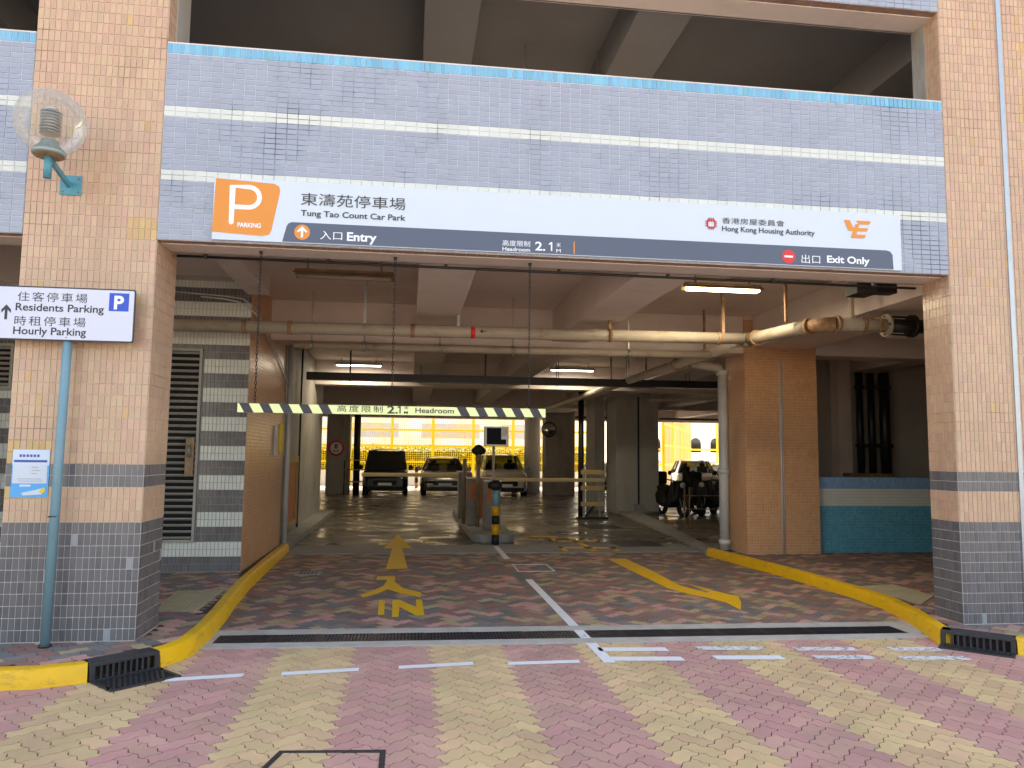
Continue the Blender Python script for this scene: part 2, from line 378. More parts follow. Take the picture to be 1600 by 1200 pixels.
def circ(cx, cy, r, n=32): return [(cx+r*math.cos(2*math.pi*i/n), cy+r*math.sin(2*math.pi*i/n)) for i in range(n)]
def rrect(x0, y0, x1, y1, r, n=5):
    P = []
    for cx, cy, a in ((x1-r, y1-r, 0), (x0+r, y1-r, 90), (x0+r, y0+r, 180), (x1-r, y0+r, 270)):
        for k in range(n+1): P.append((cx+r*math.cos(R(a+90*k/n)), cy+r*math.sin(R(a+90*k/n))))
    return P
def PT(px, py, y=0.):       # point of the plane y = const seen at a photo pixel (measuring aid)
    d_ = fw+rt*((px-800)/1200)-up*((py-600)/1200); t = (y-CAM.y)/d_.y; return CAM+d_*t
X, Y, Z = Vector((1, 0, 0)), Vector((0, 1, 0)), Vector((0, 0, 1))
def inpoly(x, y, P):
    c = False; j = len(P)-1
    for i in range(len(P)):
        if (P[i][1] > y) != (P[j][1] > y) and x < (P[j][0]-P[i][0])*(y-P[i][1])/(P[j][1]-P[i][1])+P[i][0]: c = not c
        j = i
    return c

# ================================================================ GROUND
PAVE = .13
KL = [(-7.5, -.95), (-5.0, -.92), (-2.94, -.90), (-2.70, -.89), (-2.38, -.76)]           # left kerb road edge, before the drain
KL2 = [(-1.97, -.37), (-1.88, -.22), (-1.82, .0), (-1.81, .55), (-1.86, 1.4), (-1.93, 2.2), (-2.0, 3.3), (-2.05, 5.0), (-2.09, 7.2)]
KR = [(5.30, 6.25), (5.38, 5.3), (5.50, 4.1), (5.56, 3.05), (5.58, 2.1), (5.55, 1.45), (5.38, .75), (5.04, -.20)]
KR2 = [(5.50, -.64), (5.75, -.74), (6.4, -.84), (8.5, -.95), (12., -1.0)]
leftP = [(-9, -.80), (-5, -.78), (-2.94, -.77), (-2.74, -.76), (-2.46, -.66), (-2.05, -.27), (-1.99, -.15), (-1.94, .0), (-1.93, .55), (-1.98, 1.4), (-2.05, 2.2), (-2.12, 3.3), (-2.17, 5.0), (-2.21, 7.3), (-2.21, 15.5), (-9, 15.5)]
rightP = [(12, 5.62), (12, -.87), (8.5, -.82), (6.4, -.71), (5.8, -.62), (5.56, -.53), (5.15, -.12), (5.48, .75), (5.66, 1.45), (5.69, 2.1), (5.68, 3.05), (5.62, 4.1), (5.5, 5.3), (5.42, 6.3), (12, 6.3)]
road_far = mat('road_far', (.30, .26, .22), .9, var=.1)
road = MB().add([(-60, -60, -.02), (60, -60, -.02), (60, 33.2, -.02), (-60, 33.2, -.02)], [(0, 1, 2, 3)]).build('road', road_far)
tag(road, kind='structure')
sandbed = MB().add([(-9, -4.6, -.008), (12.5, -4.6, -.008), (12.5, 6.85, -.008), (-9, 6.85, -.008)], [(0, 1, 2, 3)]).build('paving_bed', sand, road)
W_ = .1167; AMP = .0125; LX = .0135
prof = [(0, 0), (.30, AMP), (.70, -AMP)]
def edge(a, b, sgn):
    """points from lattice corner a to b along one cell edge, displaced left of travel in canonical orientation"""
    ax, ay = a; bx, by = b; out = []
    dx, dy = bx-ax, by-ay
    canon = (dx > 0) or (dy > 0)
    if canon:
        for t, q in prof: out.append((ax+dx*t-dy*q/W_*1.0, ay+dy*t+dx*q/W_*1.0))
    else:
        pts = [(bx-dx*t+dy*q/W_, by-dy*t-dx*q/W_) for t, q in prof]+[(ax, ay)]
        out = list(reversed(pts))[:-1]
    return out
def paver_outline(horizontal):
    w = W_; c = [(0, 0), (w, 0), (2*w, 0), (2*w, w), (w, w), (0, w)] if horizontal else [(0, 0), (w, 0), (w, w), (w, 2*w), (0, 2*w), (0, w)]
    P = []
    for i in range(6): P += edge(c[i], c[(i+1) % 6], 1)
    cx = sum(p[0] for p in P)/len(P); cy = sum(p[1] for p in P)/len(P)
    hx, hy = (w, w/2) if horizontal else (w/2, w)
    g = .0036
    return [((x-hx)*(1-g/hx), (y-hy)*(1-g/hy)) for x, y in P]
PO = {True: paver_outline(True), False: paver_outline(False)}
A45 = R(-45); c45, s45 = math.cos(A45), math.sin(A45)
for k in PO: PO[k] = [(x*c45-y*s45, x*s45+y*c45) for x, y in PO[k]]
def pavers(parent, z, test, colour, bounds, indiv):
    x0, x1, y0, y1 = bounds; L = []
    n = int(max(abs(x0), abs(x1), abs(y0), abs(y1))*1.5/W_)+40
    for i in range(-n, n):
        for j in range(-n, n):
            k = (i+j) % 4
            if k not in (0, 2): continue
            lx, ly = ((i+1)*W_, (j+.5)*W_) if k == 0 else ((i+.5)*W_, (j+1)*W_)
            x, y = lx*c45-ly*s45+LX, lx*s45+ly*c45
            if not (x0 < x < x1 and y0 < y < y1) or not test(x, y): continue
            L.append(((Vector((x, y, z))-CAM).length, x, y, k == 0, colour(x, y)))
    vis = lambda x, y: abs((x-CAM.x)*rt.x+(y-CAM.y)*rt.y)/max(.1, (x-CAM.x)*fw.x+(y-CAM.y)*fw.y) < .70 and ((x-CAM.x)*fw.x+(y-CAM.y)*fw.y-1.75*math.sin(_p)) > 4.1
    L.sort(key=lambda t: t[0]+(0 if vis(t[1], t[2]) else 1000))
    h = .009; meshes = {}; po = OFF[parent.name]
    for d0, x, y, hz, mm in L[:indiv]:
        key = (hz, mm.name)
        if key not in meshes:
            P = PO[hz]; kk = len(P); me = bpy.data.meshes.new('paver')
            me.from_pydata([(a, b, 0) for a, b in P]+[(a, b, -h) for a, b in P], [], [tuple(range(kk))]+[(kk+q, kk+(q+1) % kk, (q+1) % kk, q) for q in range(kk)])
            me.materials.append(mm); me.update(); meshes[key] = me
        o = bpy.data.objects.new('paver', meshes[key]); COL.objects.link(o); o.parent = parent
        o.location = Vector((x, y, z+random.uniform(-.0011, .0008)))-po
        o.rotation_euler = (random.gauss(0, .004), random.gauss(0, .004), random.gauss(0, .004))
    rest = L[indiv:]; mats = []; mid = {}; Vs = []; F = []; mi = []; b = 0
    T = {k: np.array(PO[k]) for k in PO}
    for d0, x, y, hz, mm in rest:
        P = T[hz]; kk = len(P); a = np.zeros((2*kk, 3)); a[:kk, :2] = P; a[kk:, :2] = P
        rx, ry = random.gauss(0, .004), random.gauss(0, .004)
        a[:, 2] = a[:, 0]*rx+a[:, 1]*ry+random.uniform(-.0011, .0008); a[kk:, 2] -= h
        a += (x, y, z); Vs.append(a)
        F.append(np.arange(kk)+b)
        for q in range(kk): F.append(np.array((kk+q, kk+(q+1) % kk, (q+1) % kk, q))+b)
        if mm.name not in mid: mid[mm.name] = len(mats); mats.append(mm)
        mi += [mid[mm.name]]*(kk+1); b += 2*kk
    np_mesh('paver_field', np.concatenate(Vs), F, mi, mats, parent, 'stuff')
def trench_y(x): return .56-(x+1.75)*.022
def stripe(x, y):
    q = (x-.22)/(4*W_*2*c45)
    return p_y if int(math.floor(q)) % 2 == 0 else p_p
def mixc(x, y):
    return random.choice((p_r, p_r, p_g, p_g, p_b, p_p))
def road_col(x, y): return stripe(x, y) if y < trench_y(x) else mixc(x, y)
def road_test(x, y):
    t = trench_y(x)
    if -1.9 < x < 5.5 and t-.30 < y < t+.30: return False
    if inpoly(x, y, leftP) or inpoly(x, y, rightP): return False
    if x < -2.3 and y > 0 or x > 5.8 and y > 0: return False
    return True
pavers(road, 0, road_test, road_col, (-6.5, 9.5, -4.4, 6.75), 300)

def pavement(P, name):
    k = len(P)
    o = MB().add([(x, y, PAVE-.008) for x, y in P]+[(x, y, -.01) for x, y in P], [tuple(range(k))]+[(k+i, k+(i+1) % k, (i+1) % k, i) for i in range(k)]).build(name, sand)
    return tag(o, kind='structure')
pl = pavement(leftP, 'pavement'); pr = pavement(rightP, 'pavement')
def inp(x, y, P): return all(inpoly(x+a, y+b, P) for a, b in ((.045, 0), (-.045, 0), (0, .045), (0, -.045)))
def left_test(x, y): return inp(x, y, leftP) and not (-3.47 < x < -2.27 and .05 < y < .57) and not (x < -2.2 and y > 3.95) and y < 7.1
def right_test(x, y): return inp(x, y, rightP) and not (5.5 < x < 7.4 and .05 < y < .42) and y < 5.7 and not (x > 5.72 and y > 5.45)
pavers(pl, PAVE, left_test, mixc, (-6.2, -1.8, -1, 7.2), 120)
pavers(pr, PAVE, right_test, mixc, (5.0, 10.5, -1, 6.3), 60)
# concrete band and car park floor
fl = MB().add([(-30, 6.80, .001), (40, 6.80, .001), (40, 33.0, .001), (-30, 33.0, .001)], [(0, 1, 2, 3)]).build('floor', floor_m); tag(fl, kind='structure')
MB().box(-2.1, 5.45, 6.78, 8.02, -.01, .006).build('threshold_strip', conc_k, fl)
# dark inspection covers in the exit lane
for (a, b, c, e) in ((4.1, 5.0, 7.6, 8.6), (4.35, 5.2, 11.2, 12.4)):
    MB().box(a, b, c, e, .0, .008).build('floor_cover', iron, fl)
# raised concrete walkways along both sides inside
MB().box(-2.5, -2.12, 7.25, 15.6, 0, .13).build('walkway_kerb', conc_k, fl, bevel=.01)
wk = MB(); wk.prism([(5.30, 6.30), (5.72, 6.3), (5.72, 7.3), (6.9, 15.2), (7.66, 15.9), (6.35, 15.9), (5.75, 9.5)], (0, 0, 0), X, Y, .09).build('walkway_kerb', conc_k, fl, bevel=.01)

# ---- painted markings (thin sheets on the paving)
def mark(poly, mm, name, z=.0025, parent=road, t=.0012): return MB().prism(poly, (0, 0, z), X, Y, t).build(name, mm, parent)
mark([(1.66, 3.83), (1.76, 3.83), (1.78, -.56), (1.68, -.56)], m_whi, 'painted_lane_line')
mark([(1.63, 7.75), (1.73, 7.75), (1.72, 5.95), (1.62, 5.95)], m_whi, 'painted_lane_line', z=.007)
for (xa, xb, ya, yb) in ((-1.82, -1.26, -.74, -.66), (-.97, -.37, -.65, -.58), (-.05, .57, -.55, -.48), (.86, 1.48, -.515, -.50)):
    mark([(xa, ya-.045), (xb, yb-.045), (xb, yb+.045), (xa, ya+.045)], m_whi, 'painted_dash')
for k, (xa, xb, y) in enumerate(((1.74, 2.37, -.12), (2.66, 3.28, -.16), (3.56, 4.13, -.26), (4.45, 4.92, -.34))):
    mark([(xa, y+.07), (xb, y+.02), (xb, y-.11), (xa, y-.06)], m_wow if k != 0 else m_whi, 'painted_give_way_dash')
for k, (xa, xb, y) in enumerate(((1.78, 2.40, -.45), (2.69, 3.30, -.49), (3.59, 4.12, -.56), (4.35, 4.95, -.66))):
    mark([(xa, y+.07), (xb, y+.02), (xb, y-.11), (xa, y-.06)], m_wow if k > 1 else m_whi, 'painted_give_way_dash')
mark([(-.21, 9.95), (-.44, 7.50), (-.28, 7.50), (-.32, 4.88), (.01, 4.93), (-.10, 7.50), (.08, 7.50)], m_yel, 'painted_arrow', z=.009)
mark([(-.42, 4.24), (-.17, 4.24), (-.16, 3.72), (-.05, 3.25), (.19, 2.88), (.17, 2.58), (-.08, 2.86), (-.22, 3.12), (-.25, 3.14), (-.36, 2.86), (-.53, 2.62), (-.57, 2.80), (-.43, 3.05), (-.30, 3.45), (-.27, 3.92), (-.42, 3.92)], m_yel, 'painted_character')
mark([(-.325, 2.42), (-.255, 2.42), (-.235, 1.56), (-.305, 1.56)], m_yel, 'painted_letter')
mark([(-.165, 2.42), (-.085, 2.42), (.115, 1.95), (.115, 2.42), (.185, 2.42), (.20, 1.50), (.11, 1.50), (-.075, 1.98), (-.08, 1.44), (-.15, 1.44)], m_yel, 'painted_letter')
mark([(3.40, 5.92), (3.72, 5.92), (3.74, 4.5), (3.70, 3.2), (3.86, 2.62), (3.92, 2.68), (3.86, 3.35), (3.98, 2.86), (4.16, 2.34), (4.04, 1.98), (3.82, 1.50), (3.84, 1.96), (3.72, 2.30), (3.60, 2.52), (3.46, 2.98), (3.42, 4.5)], m_yel, 'painted_arrow')
# the character for exit, deeper inside, seen upside down from the street
for q in ([(2.99, 8.72), (3.94, 8.6), (3.94, 8.35), (2.99, 8.47)], [(2.86, 7.6), (3.95, 7.5), (3.95, 7.25), (2.86, 7.35)], [(3.36, 9.3), (3.5, 9.3), (3.48, 6.9), (3.34, 6.9)],
          [(2.98, 9.1), (3.08, 9.1), (3.06, 8.5), (2.96, 8.5)], [(3.84, 8.9), (3.94, 8.9), (3.92, 8.4), (3.82, 8.4)], [(2.84, 7.6), (2.94, 7.6), (2.94, 6.92), (2.84, 6.92)], [(3.84, 7.5), (3.95, 7.5), (3.93, 6.92), (3.82, 6.92)], [(2.5, 9.6), (3.2, 9.45), (3.2, 9.25), (2.5, 9.4)]):
    mark(q, m_yel, 'painted_character', z=.009)
# small inspection covers and frames in the paving
c = MB()
for (xa, xb, ya, yb) in ((1.66, 2.24, 5.29, 5.33), (1.66, 2.24, 4.57, 4.60), (1.66, 1.69, 4.6, 5.3), (2.21, 2.24, 4.6, 5.3)): c.box(xa, xb, ya, yb, -.005, .006)
tag(c.build('cover_frame', pvc, off=(1.95, 4.95, 0)), 'pale steel frame of the inspection cover beside the white lane line', 'cover frame')
c = MB().box(-1.62, -1.25, 4.45, 4.8, -.005, .004); c.cur = 1
for i in range(5): c.box(-1.55+.055*i, -1.52+.055*i, 4.5, 4.75, .004, .007)
tag(c.build('gully_cover', [conc_k, iron], off=(-1.43, 4.6, 0)), 'small square gully cover in the entry lane near the left yellow kerb', 'drain cover')
c = MB(); t_ = .034
c.prism([(-.80, -2.62), (-.72, -2.28), (-.10, -2.33), (-.10, -2.62), (-.10-t_, -2.62), (-.10-t_, -2.33-t_), (-.72+t_*.8, -2.28-t_), (-.80+t_, -2.62)], (0, 0, -.004), X, Y, .008)
c.prism([(-.80, -2.62), (-.80+t_, -2.62), (-.80+t_, -3.02), (-.10-t_, -3.02), (-.10-t_, -2.62), (-.10, -2.62), (-.10, -3.06), (-.80, -3.06)], (0, 0, -.004), X, Y, .008)
tag(c.build('cover_frame', iron, off=(-.4, -2.6, 0)), 'dark angle-iron frame of a cover in the foreground pink pavers', 'cover frame')

# ---- yellow kerbs, one kerb stone per metre or so
def kerb(parent, pts, flip=1):
    # resample
    P = [Vector((a, b, 0)) for a, b in pts]; seg = []
    L = [0]
    for i in range(len(P)-1): L.append(L[-1]+(P[i+1]-P[i]).length)
    nst = max(1, round(L[-1]/.92)); 
    def at(s):
        for i in range(len(P)-1):
            if s <= L[i+1]+1e-9: return P[i]+(P[i+1]-P[i])*((s-L[i])/max(1e-9, L[i+1]-L[i]))
        return P[-1]
    def tan(s):
        return (at(min(L[-1], s+.12))-at(max(0, s-.12))).normalized()
    prf = [(-.004, 0), (.010, .095), (.026, .134), (.05, .140), (.125, .140), (.135, .134), (.135, 0)]
    for q in range(nst):
        a, b = L[-1]*q/nst+.0008, L[-1]*(q+1)/nst-.0008; n = 7; mb = MB(); rows = []
        for i in range(n+1):
            s = a+(b-a)*i/n; p = at(s); t = tan(s); nn = Vector((-t.y, t.x, 0))*flip
            rows.append([p+nn*u+Z*v for u, v in prf])
        k = len(prf); vs = [x for r in rows for x in r]
        fs = [((i*k+j), (i+1)*k+j, (i+1)*k+j+1, i*k+j+1) for i in range(n) for j in range(k-1)]
        if flip < 0: fs = [tuple(reversed(f)) for f in fs]
        e1 = tuple(range(k)); e2 = tuple(n*k+j for j in reversed(range(k)))
        if flip < 0: e1, e2 = tuple(reversed(e1)), tuple(reversed(e2))
        mb.add(vs, fs+[e1, e2]); o = mb.build('kerb_stone', k_yel, parent)
        for pgn in o.data.polygons: pgn.use_smooth = len(pgn.vertices) == 4
        try: o.data.set_sharp_from_angle(angle=R(14))
        except Exception: pass
kl = empty('kerb', (-5, -.9, 0), 'yellow painted kerb left of the left drain inlet, running out of the picture', 'kerb', 'yellow kerbs')
kerb(kl, KL, 1)
kl2 = empty('kerb', (-1.85, .5, 0), 'long yellow kerb curving from the left drain into the entrance', 'kerb', 'yellow kerbs'); kerb(kl2, KL2, 1)
kr = empty('kerb', (5.4, 3, 0), 'long yellow kerb beside the exit lane, ending at the right drain', 'kerb', 'yellow kerbs'); kerb(kr, KR, 1)
kr2 = empty('kerb', (6, -.8, 0), 'short piece of yellow kerb at the right picture edge beyond the drain', 'kerb', 'yellow kerbs'); kerb(kr2, KR2, 1)

# ---- kerb inlets
def inlet(A, B, label, group, dep=.42):
    A, B = Vector((*A, 0)), Vector((*B, 0)); t = (B-A).normalized(); n = Vector((-t.y, t.x, 0)); L = (B-A).length
    th = empty('drain_inlet', (A+B)/2, label, 'drain', group)
    f = MB()
    f.obox((A+B)/2+n*.02+Z*.123, t*L/2, n*.03, Z*.014)           # lintel
    f.obox((A+B)/2+n*.09+Z*.130, t*L/2, n*.075, Z*.010)          # top plate
    f.obox(A+t*.02+n*.02+Z*.055, t*.02, n*.03, Z*.055); f.obox(B-t*.02+n*.02+Z*.055, t*.02, n*.03, Z*.055)
    f.obox((A+B)/2+n*.02+Z*.006, t*L/2, n*.03, Z*.008)
    f.build('inlet_frame', iron, th, bevel=.003)
    nb = 9
    for i in range(nb):
        c = A+t*(.04+(L-.08)*(i+1)/(nb+1))+n*.012+Z*.06
        MB().obox(c, t*.009, n*.012, Z*.052).build('inlet_bar', iron, th)
    MB().obox((A+B)/2+n*.15+Z*.055, t*(L/2-.02), n*.004, Z*.05).build('pit_wall', void, th)
    # grating in the road
    g = MB(); w = dep; c0 = (A+B)/2-n*(w/2+.01)+Z*.004
    g.obox(c0+n*(w/2-.015), t*L/2, n*.015, Z*.008); g.obox(c0-n*(w/2-.015), t*L/2, n*.015, Z*.008)
    g.obox(c0+t*(L/2-.015), t*.015, n*(w/2-.031), Z*.008); g.obox(c0-t*(L/2-.015), t*.015, n*(w/2-.031), Z*.008)
    g.build('grating_frame', iron, th)
    MB().obox(c0-Z*.001, t*(L/2-.03), n*(w/2-.03), Z*.004).build('grating_pit', void, th)
    nb = 11
    for i in range(nb):
        q = -L/2+.06+(L-.12)*i/(nb-1)
        cc = c0+t*q; dd = (n*.80+t*.35).normalized(); hl = w/2-.03
        MB().obox(cc+Z*.004, dd.cross(Z)*.009, dd*(hl*.98), Z*.004).build('grating_bar', iron, th)
inlet((-2.37, -.75), (-1.98, -.385), 'black cast-iron kerb drain inlet and road grating at the left kerb', 'cast-iron kerb drains', .36)
inlet((5.055, -.215), (5.49, -.63), 'black cast-iron kerb drain inlet and narrow grating at the right kerb', 'cast-iron kerb drains', .17)

# ---- trench drain across the entrance
tg = empty('trench_drain', (1.6, .49, 0), 'long black trench drain grate with concrete edges across the entrance', 'drain grate')
x0, x1 = -1.76, 5.05
ed = MB()
def tline(y0, y1, za, zb, xa, xb):
    ed.add([(xa, trench_y(xa)+y0, za), (xb, trench_y(xb)+y0, za), (xb, trench_y(xb)+y1, za), (xa, trench_y(xa)+y1, za), (xa, trench_y(xa)+y0, zb), (xb, trench_y(xb)+y0, zb), (xb, trench_y(xb)+y1, zb), (xa, trench_y(xa)+y1, zb)],
           [(0, 3, 2, 1), (4, 5, 6, 7), (0, 1, 5, 4), (1, 2, 6, 5), (2, 3, 7, 6), (3, 0, 4, 7)])
tline(-.36, -.165, -.02, .004, -1.84, 5.16); tline(.165, .37, -.02, .004, -1.86, 5.38)
tline(-.165, .165, -.02, .004, -1.84, x0); tline(-.165, .165, -.02, .004, x1, 5.3)
ed.build('concrete_edging', conc_b, tg)
ed = MB(); tline(-.165, .165, -.02, -.012, x0, x1); ed.build('channel_bottom', void, tg)
npan = 14; pw = (x1-x0)/npan
for i in range(npan):
    xa = x0+pw*i; p = MB(); yc = trench_y(xa+pw/2)
    p.box(xa+.003, xa+pw-.003, yc-.16, yc-.135, -.011, .003); p.box(xa+.003, xa+pw-.003, yc+.135, yc+.16, -.011, .003)
    p.box(xa+.003, xa+.025, yc-.135, yc+.135, -.011, .003); p.box(xa+pw-.025, xa+pw-.003, yc-.135, yc+.135, -.011, .003)
    for k in range(13):
        xc = xa+.045+(pw-.09)*k/12; p.box(xc-.009, xc+.009, yc-.135, yc+.135, -.011, .001+random.uniform(0, .001))
    p.box(xa+.025, xa+pw-.025, yc-.006, yc+.006, .0, .003)
    p.build('grate_panel', grate_m, tg)
mark([(1.69, .34), (1.75, .34), (1.75, .52), (1.70, .46)], m_wow, 'painted_lane_line', z=.006)

# ---- ribbed tactile slabs on the pavements
def ribbed(corners, label):
    c = [Vector((*p, PAVE)) for p in corners]; ctr = sum(c, Vector())/4
    th = empty('tactile_slab', ctr, label, 'tactile paving', 'cream ribbed tactile slabs')
    k = MB().prism([(p.x, p.y) for p in c], (0, 0, PAVE-.004), X, Y, .008).build('slab', tactile, th)
    n = 9
    for i in range(n):
        a = (i+.25)/n; b = (i+.75)/n
        q = [c[0]+(c[1]-c[0])*a, c[0]+(c[1]-c[0])*b, c[3]+(c[2]-c[3])*b, c[3]+(c[2]-c[3])*a]
        MB().prism([(p.x, p.y) for p in q], (0, 0, PAVE+.004), X, Y, .006).build('rib', tactile, th)
ribbed([(-2.54, 1.27), (-2.12, 1.25), (-2.13, 2.44), (-2.66, 2.46)], 'cream ribbed slab on the dark pavement behind the left pillar')
ribbed([(5.72, 1.0), (6.25, 1.5), (6.26, 2.3), (5.72, 2.2)], 'cream ribbed slab on the pavement behind the right pillar')
# ================================================================ FACADE
def pillar_col(z0, rowmap, base, alt=None):
    def f(i, j):
        return rowmap(i, j)
    return f
def pil_rows(i, j):
    if j < 10: return t_gr if random.random() > .012 else t_gl
    if 13 <= j < 15: return t_gr
    return t_or
def pil_rows_left(i, j):
    m_ = pil_rows(i, j)
    if m_ is t_or and ((j in (35, 36) and i > 16) or (j in (13+3, 12, 15) and i < 7 and random.random() < .8) or (random.random() < .012)): return t_oy
    return m_
def pil_rows_right(i, j):
    m_ = pil_rows(i, j)
    if m_ is t_or and (i > 17 and random.random() < .45 or random.random() < .01): return t_oy
    return m_
def pillar(x0, x1, dep, ztop, label, rows, left_side, right_side, indiv=300):
    th = empty('tiled_pillar', ((x0+x1)/2, dep/2, PAVE), label, 'pillar', 'tiled street pillars')
    body = MB(); body.box(x0, x1, .0, dep, PAVE-.01, 8.4); body.build('pillar_core', g_or, th)
    g = MB(); g.add([(x0-.001, -.0012, PAVE), (x1+.001, -.0012, PAVE), (x1+.001, -.0012, PAVE+1.0), (x0-.001, -.0012, PAVE+1.0)], [(0, 1, 2, 3)])
    g.add([(x0-.001, -.0012, PAVE+1.3), (x1+.001, -.0012, PAVE+1.3), (x1+.001, -.0012, PAVE+1.5), (x0-.001, -.0012, PAVE+1.5)], [(0, 1, 2, 3)])
    for xs, on, o_ in ((x1+.0012, right_side, (0, 1, 2, 3)), (x0-.0012, left_side, (3, 2, 1, 0))):
        if on:
            for a, b in ((0, 1.0), (1.3, 1.5)): g.add([(xs, 0, PAVE+a), (xs, dep, PAVE+a), (xs, dep, PAVE+b), (xs, 0, PAVE+b)], [o_])
    g.build('grout_band', g_wh, th)
    nv = int((ztop-PAVE)/.1); F = []
    F.append(dict(o=(x0, -.0013, PAVE+.005), U=X, V=Z, nu=round((x1-x0)/.05), nv=nv, pu=(x1-x0)/round((x1-x0)/.05), pv=.1, col=rows))
    nd = round(dep/.05)
    if right_side: F.append(dict(o=(x1+.0013, 0, PAVE+.005), U=Y, V=Z, nu=nd, nv=nv, pu=dep/nd, pv=.1, col=pil_rows))
    if left_side: F.append(dict(o=(x0-.0013, dep, PAVE+.005), U=-Y, V=Z, nu=nd, nv=nv, pu=dep/nd, pv=.1, col=pil_rows))
    tiles(th, F, indiv=indiv)
    return th
plL = pillar(-3.42, -2.30, .60, 6.9, 'left tiled pillar with a globe lamp and a blue poster on it', pil_rows_left, False, True)
plR = pillar(5.47, 7.30, .42, 6.9, 'right tiled pillar with an upright metal strip and no lamp', pil_rows_right, True, False)
MB().box(6.135, 6.185, -.018, .0, PAVE, 8.3).build('joint_strip', alu, plR)

def fascia(xa, xb, zb, label, full=True, indiv=300):
    zt = zb+1.85
    th = empty('tiled_parapet', ((xa+xb)/2, .2, zb), label, 'parapet', 'tiled parapet walls of the car park')
    b = MB(); b.box(xa, xb, 0, .40, zb, zb+.75); b.box(xa, xb, 0, .16, zb+.75, zt)
    b.build('parapet_core', g_fa, th)
    s = MB(); s.box(xa, xb, .105, .42, zb-.012, zb-.001); s.box(xa, xb, .401, .43, zb-.012, zb+.55); s.box(xa, xb, .161, .18, zb+.751, zt); s.build('painted_back', conc, th)
    cap = MB().box(xa-.01*0, xb, -.002, .18, zt, zt+.012).build('coping', conc, th)
    n = round((xb-xa)/.1); pu = (xb-xa)/n
    def col(i, j):
        q = 36-j                                 # row from top, 0..36 ; first two rows belong to the blue cap
        if q < 2: return None
        if 12 <= q < 14 or 24 <= q < 26: return t_wh
        return t_li
    nr = 37; F = [dict(o=(xa, -.0005, zb), U=X, V=Z, nu=n, nv=nr, pu=pu, pv=.05, col=col, pri=1.0)]
    nb = round((xb-xa)/.05); F.append(dict(o=(xa, -.0006, zt-.098), U=X, V=Z, nu=nb, nv=1, pu=(xb-xa)/nb, pv=.098, col=lambda i, j: t_bl))
    ns = round((xb-xa)/.1); F.append(dict(o=(xa, .1, zb-.0005), U=X, V=-Y, nu=ns, nv=2, pu=(xb-xa)/ns, pv=.05, col=lambda i, j: soffit_t))
    tiles(th, F, indiv=indiv)
    return th
fa = fascia(-2.295, 5.465, 3.65, 'wide lilac tiled parapet with white bands carrying the long car park sign')
fascia(-6.8, -3.425, 3.65, 'lilac tiled parapet left of the lamp pillar, cut by the picture edge', indiv=60)
fascia(-2.295, 5.465, 6.50, 'tiled parapet of the storey above the wide upper opening', indiv=0)
# conduit along the back of the parapet beam
c = MB().tube([(-2.25, .44, 3.615), (5.4, .44, 3.60)], .014, 8)
for i in range(7): c.box(-2+1.15*i, -1.97+1.15*i, .42, .46, 3.60, 3.64)
tag(c.build('conduit', pipe_k, off=(1.5, .44, 3.6)), 'dark conduit running along the underside edge behind the long sign', 'conduit')
# painted rear part of the pillar sides in the upper opening
MB().box(-2.31, -2.285, .22, .60, 5.52, 7.0).build('painted_side', conc_w, plL)
MB().box(5.455, 5.48, .22, .43, 5.52, 7.0).build('painted_side', conc_w, plR)

# ---- the storeys above: floors, beams, unseen upper mass for shading
def structure(mb, name, mm, **k): return tag(mb.build(name, mm, **k), kind='structure')
ceil = structure(MB().box(-30, 40, .43, 33, 4.2, 4.4), 'ceiling', conc)
def cbeam(xa, xb, ya, yb, za, zb, mm=conc, parent=None, n='ceiling_beam'):
    MB().box(xa, xb, ya, yb, za, zb).build(n, mm, parent or ceil, bevel=.008)
beamx = [(.05, .64), (2.33, 2.93), (5.85, 6.9), (-8.5, -7.9), (-5.2, -4.6), (9.6, 10.2), (12.9, 13.5), (16.2, 16.8)]
ys = [.435, 5.45, 13.4, 21.4, 29.4]
for xa, xb in beamx:
    for k in range(4):
        ya = ys[k] if k == 0 else ys[k]+.55
        cbeam(xa, xb, ya, ys[k+1], 3.655, 4.2)
cbeam(-2.3+.0, -2.0, .66, 3.88, 3.95, 4.2)
for k, y in enumerate(ys[1:]): cbeam(-30, 40, y, y+.55, 3.55 if k < 3 else 3.46, 4.2)
cbeam(7.0, 30, 2.9, 3.4, 3.55, 4.2)
upc = structure(MB().box(-30, 40, .43, 33, 7.0, 7.2), 'upper_ceiling', conc_dim)
for xa, xb in beamx: cbeam(xa, xb, .435, 12, 6.515, 7.0, conc_dim, upc)
cbeam(-30, 40, 12.1, 12.6, 6.42, 7.0, conc_dim, upc)
upb = empty('car_park_building', (5, 15, 8), 'unseen upper storeys of the car park building, massed to shade the forecourt', 'building')
MB().box(-30, 40, .2, 33, 8.36, 19).build('upper_shade_mass', t_li, upb)  # unseen block, height chosen so the forecourt lies in its shade
MB().box(-30, -6.8, 0, .4, 3.65, 8.3).build('side_parapet', t_li, upb); MB().box(7.31, 40, 0, .4, 3.65, 8.3).build('side_parapet', t_li, upb)
MB().box(-6.8, -3.43, .0, .4, 6.5, 8.35).build('side_parapet', t_li, upb)
MB().box(-30, 40, 32.8, 33, 3.62, 5.3).build('rear_parapet', conc_w, upb)
MB().box(-30, 40, 32.8, 33, 6.5, 8.35).build('rear_parapet', conc_w, upb)
MB().box(-30.2, -30, 0, 33, -.01, 8.36).build('side_wall', conc_w, upb); MB().box(40, 40.2, 0, 33, -.01, 8.36).build('side_wall', conc_w, upb)
MB().box(7.31, 40, .05, .35, 0, 3.64).build('front_wall', t_or, upb); MB().box(-30, -6.8, .05, .35, 0, 3.64).build('front_wall', t_or, upb)

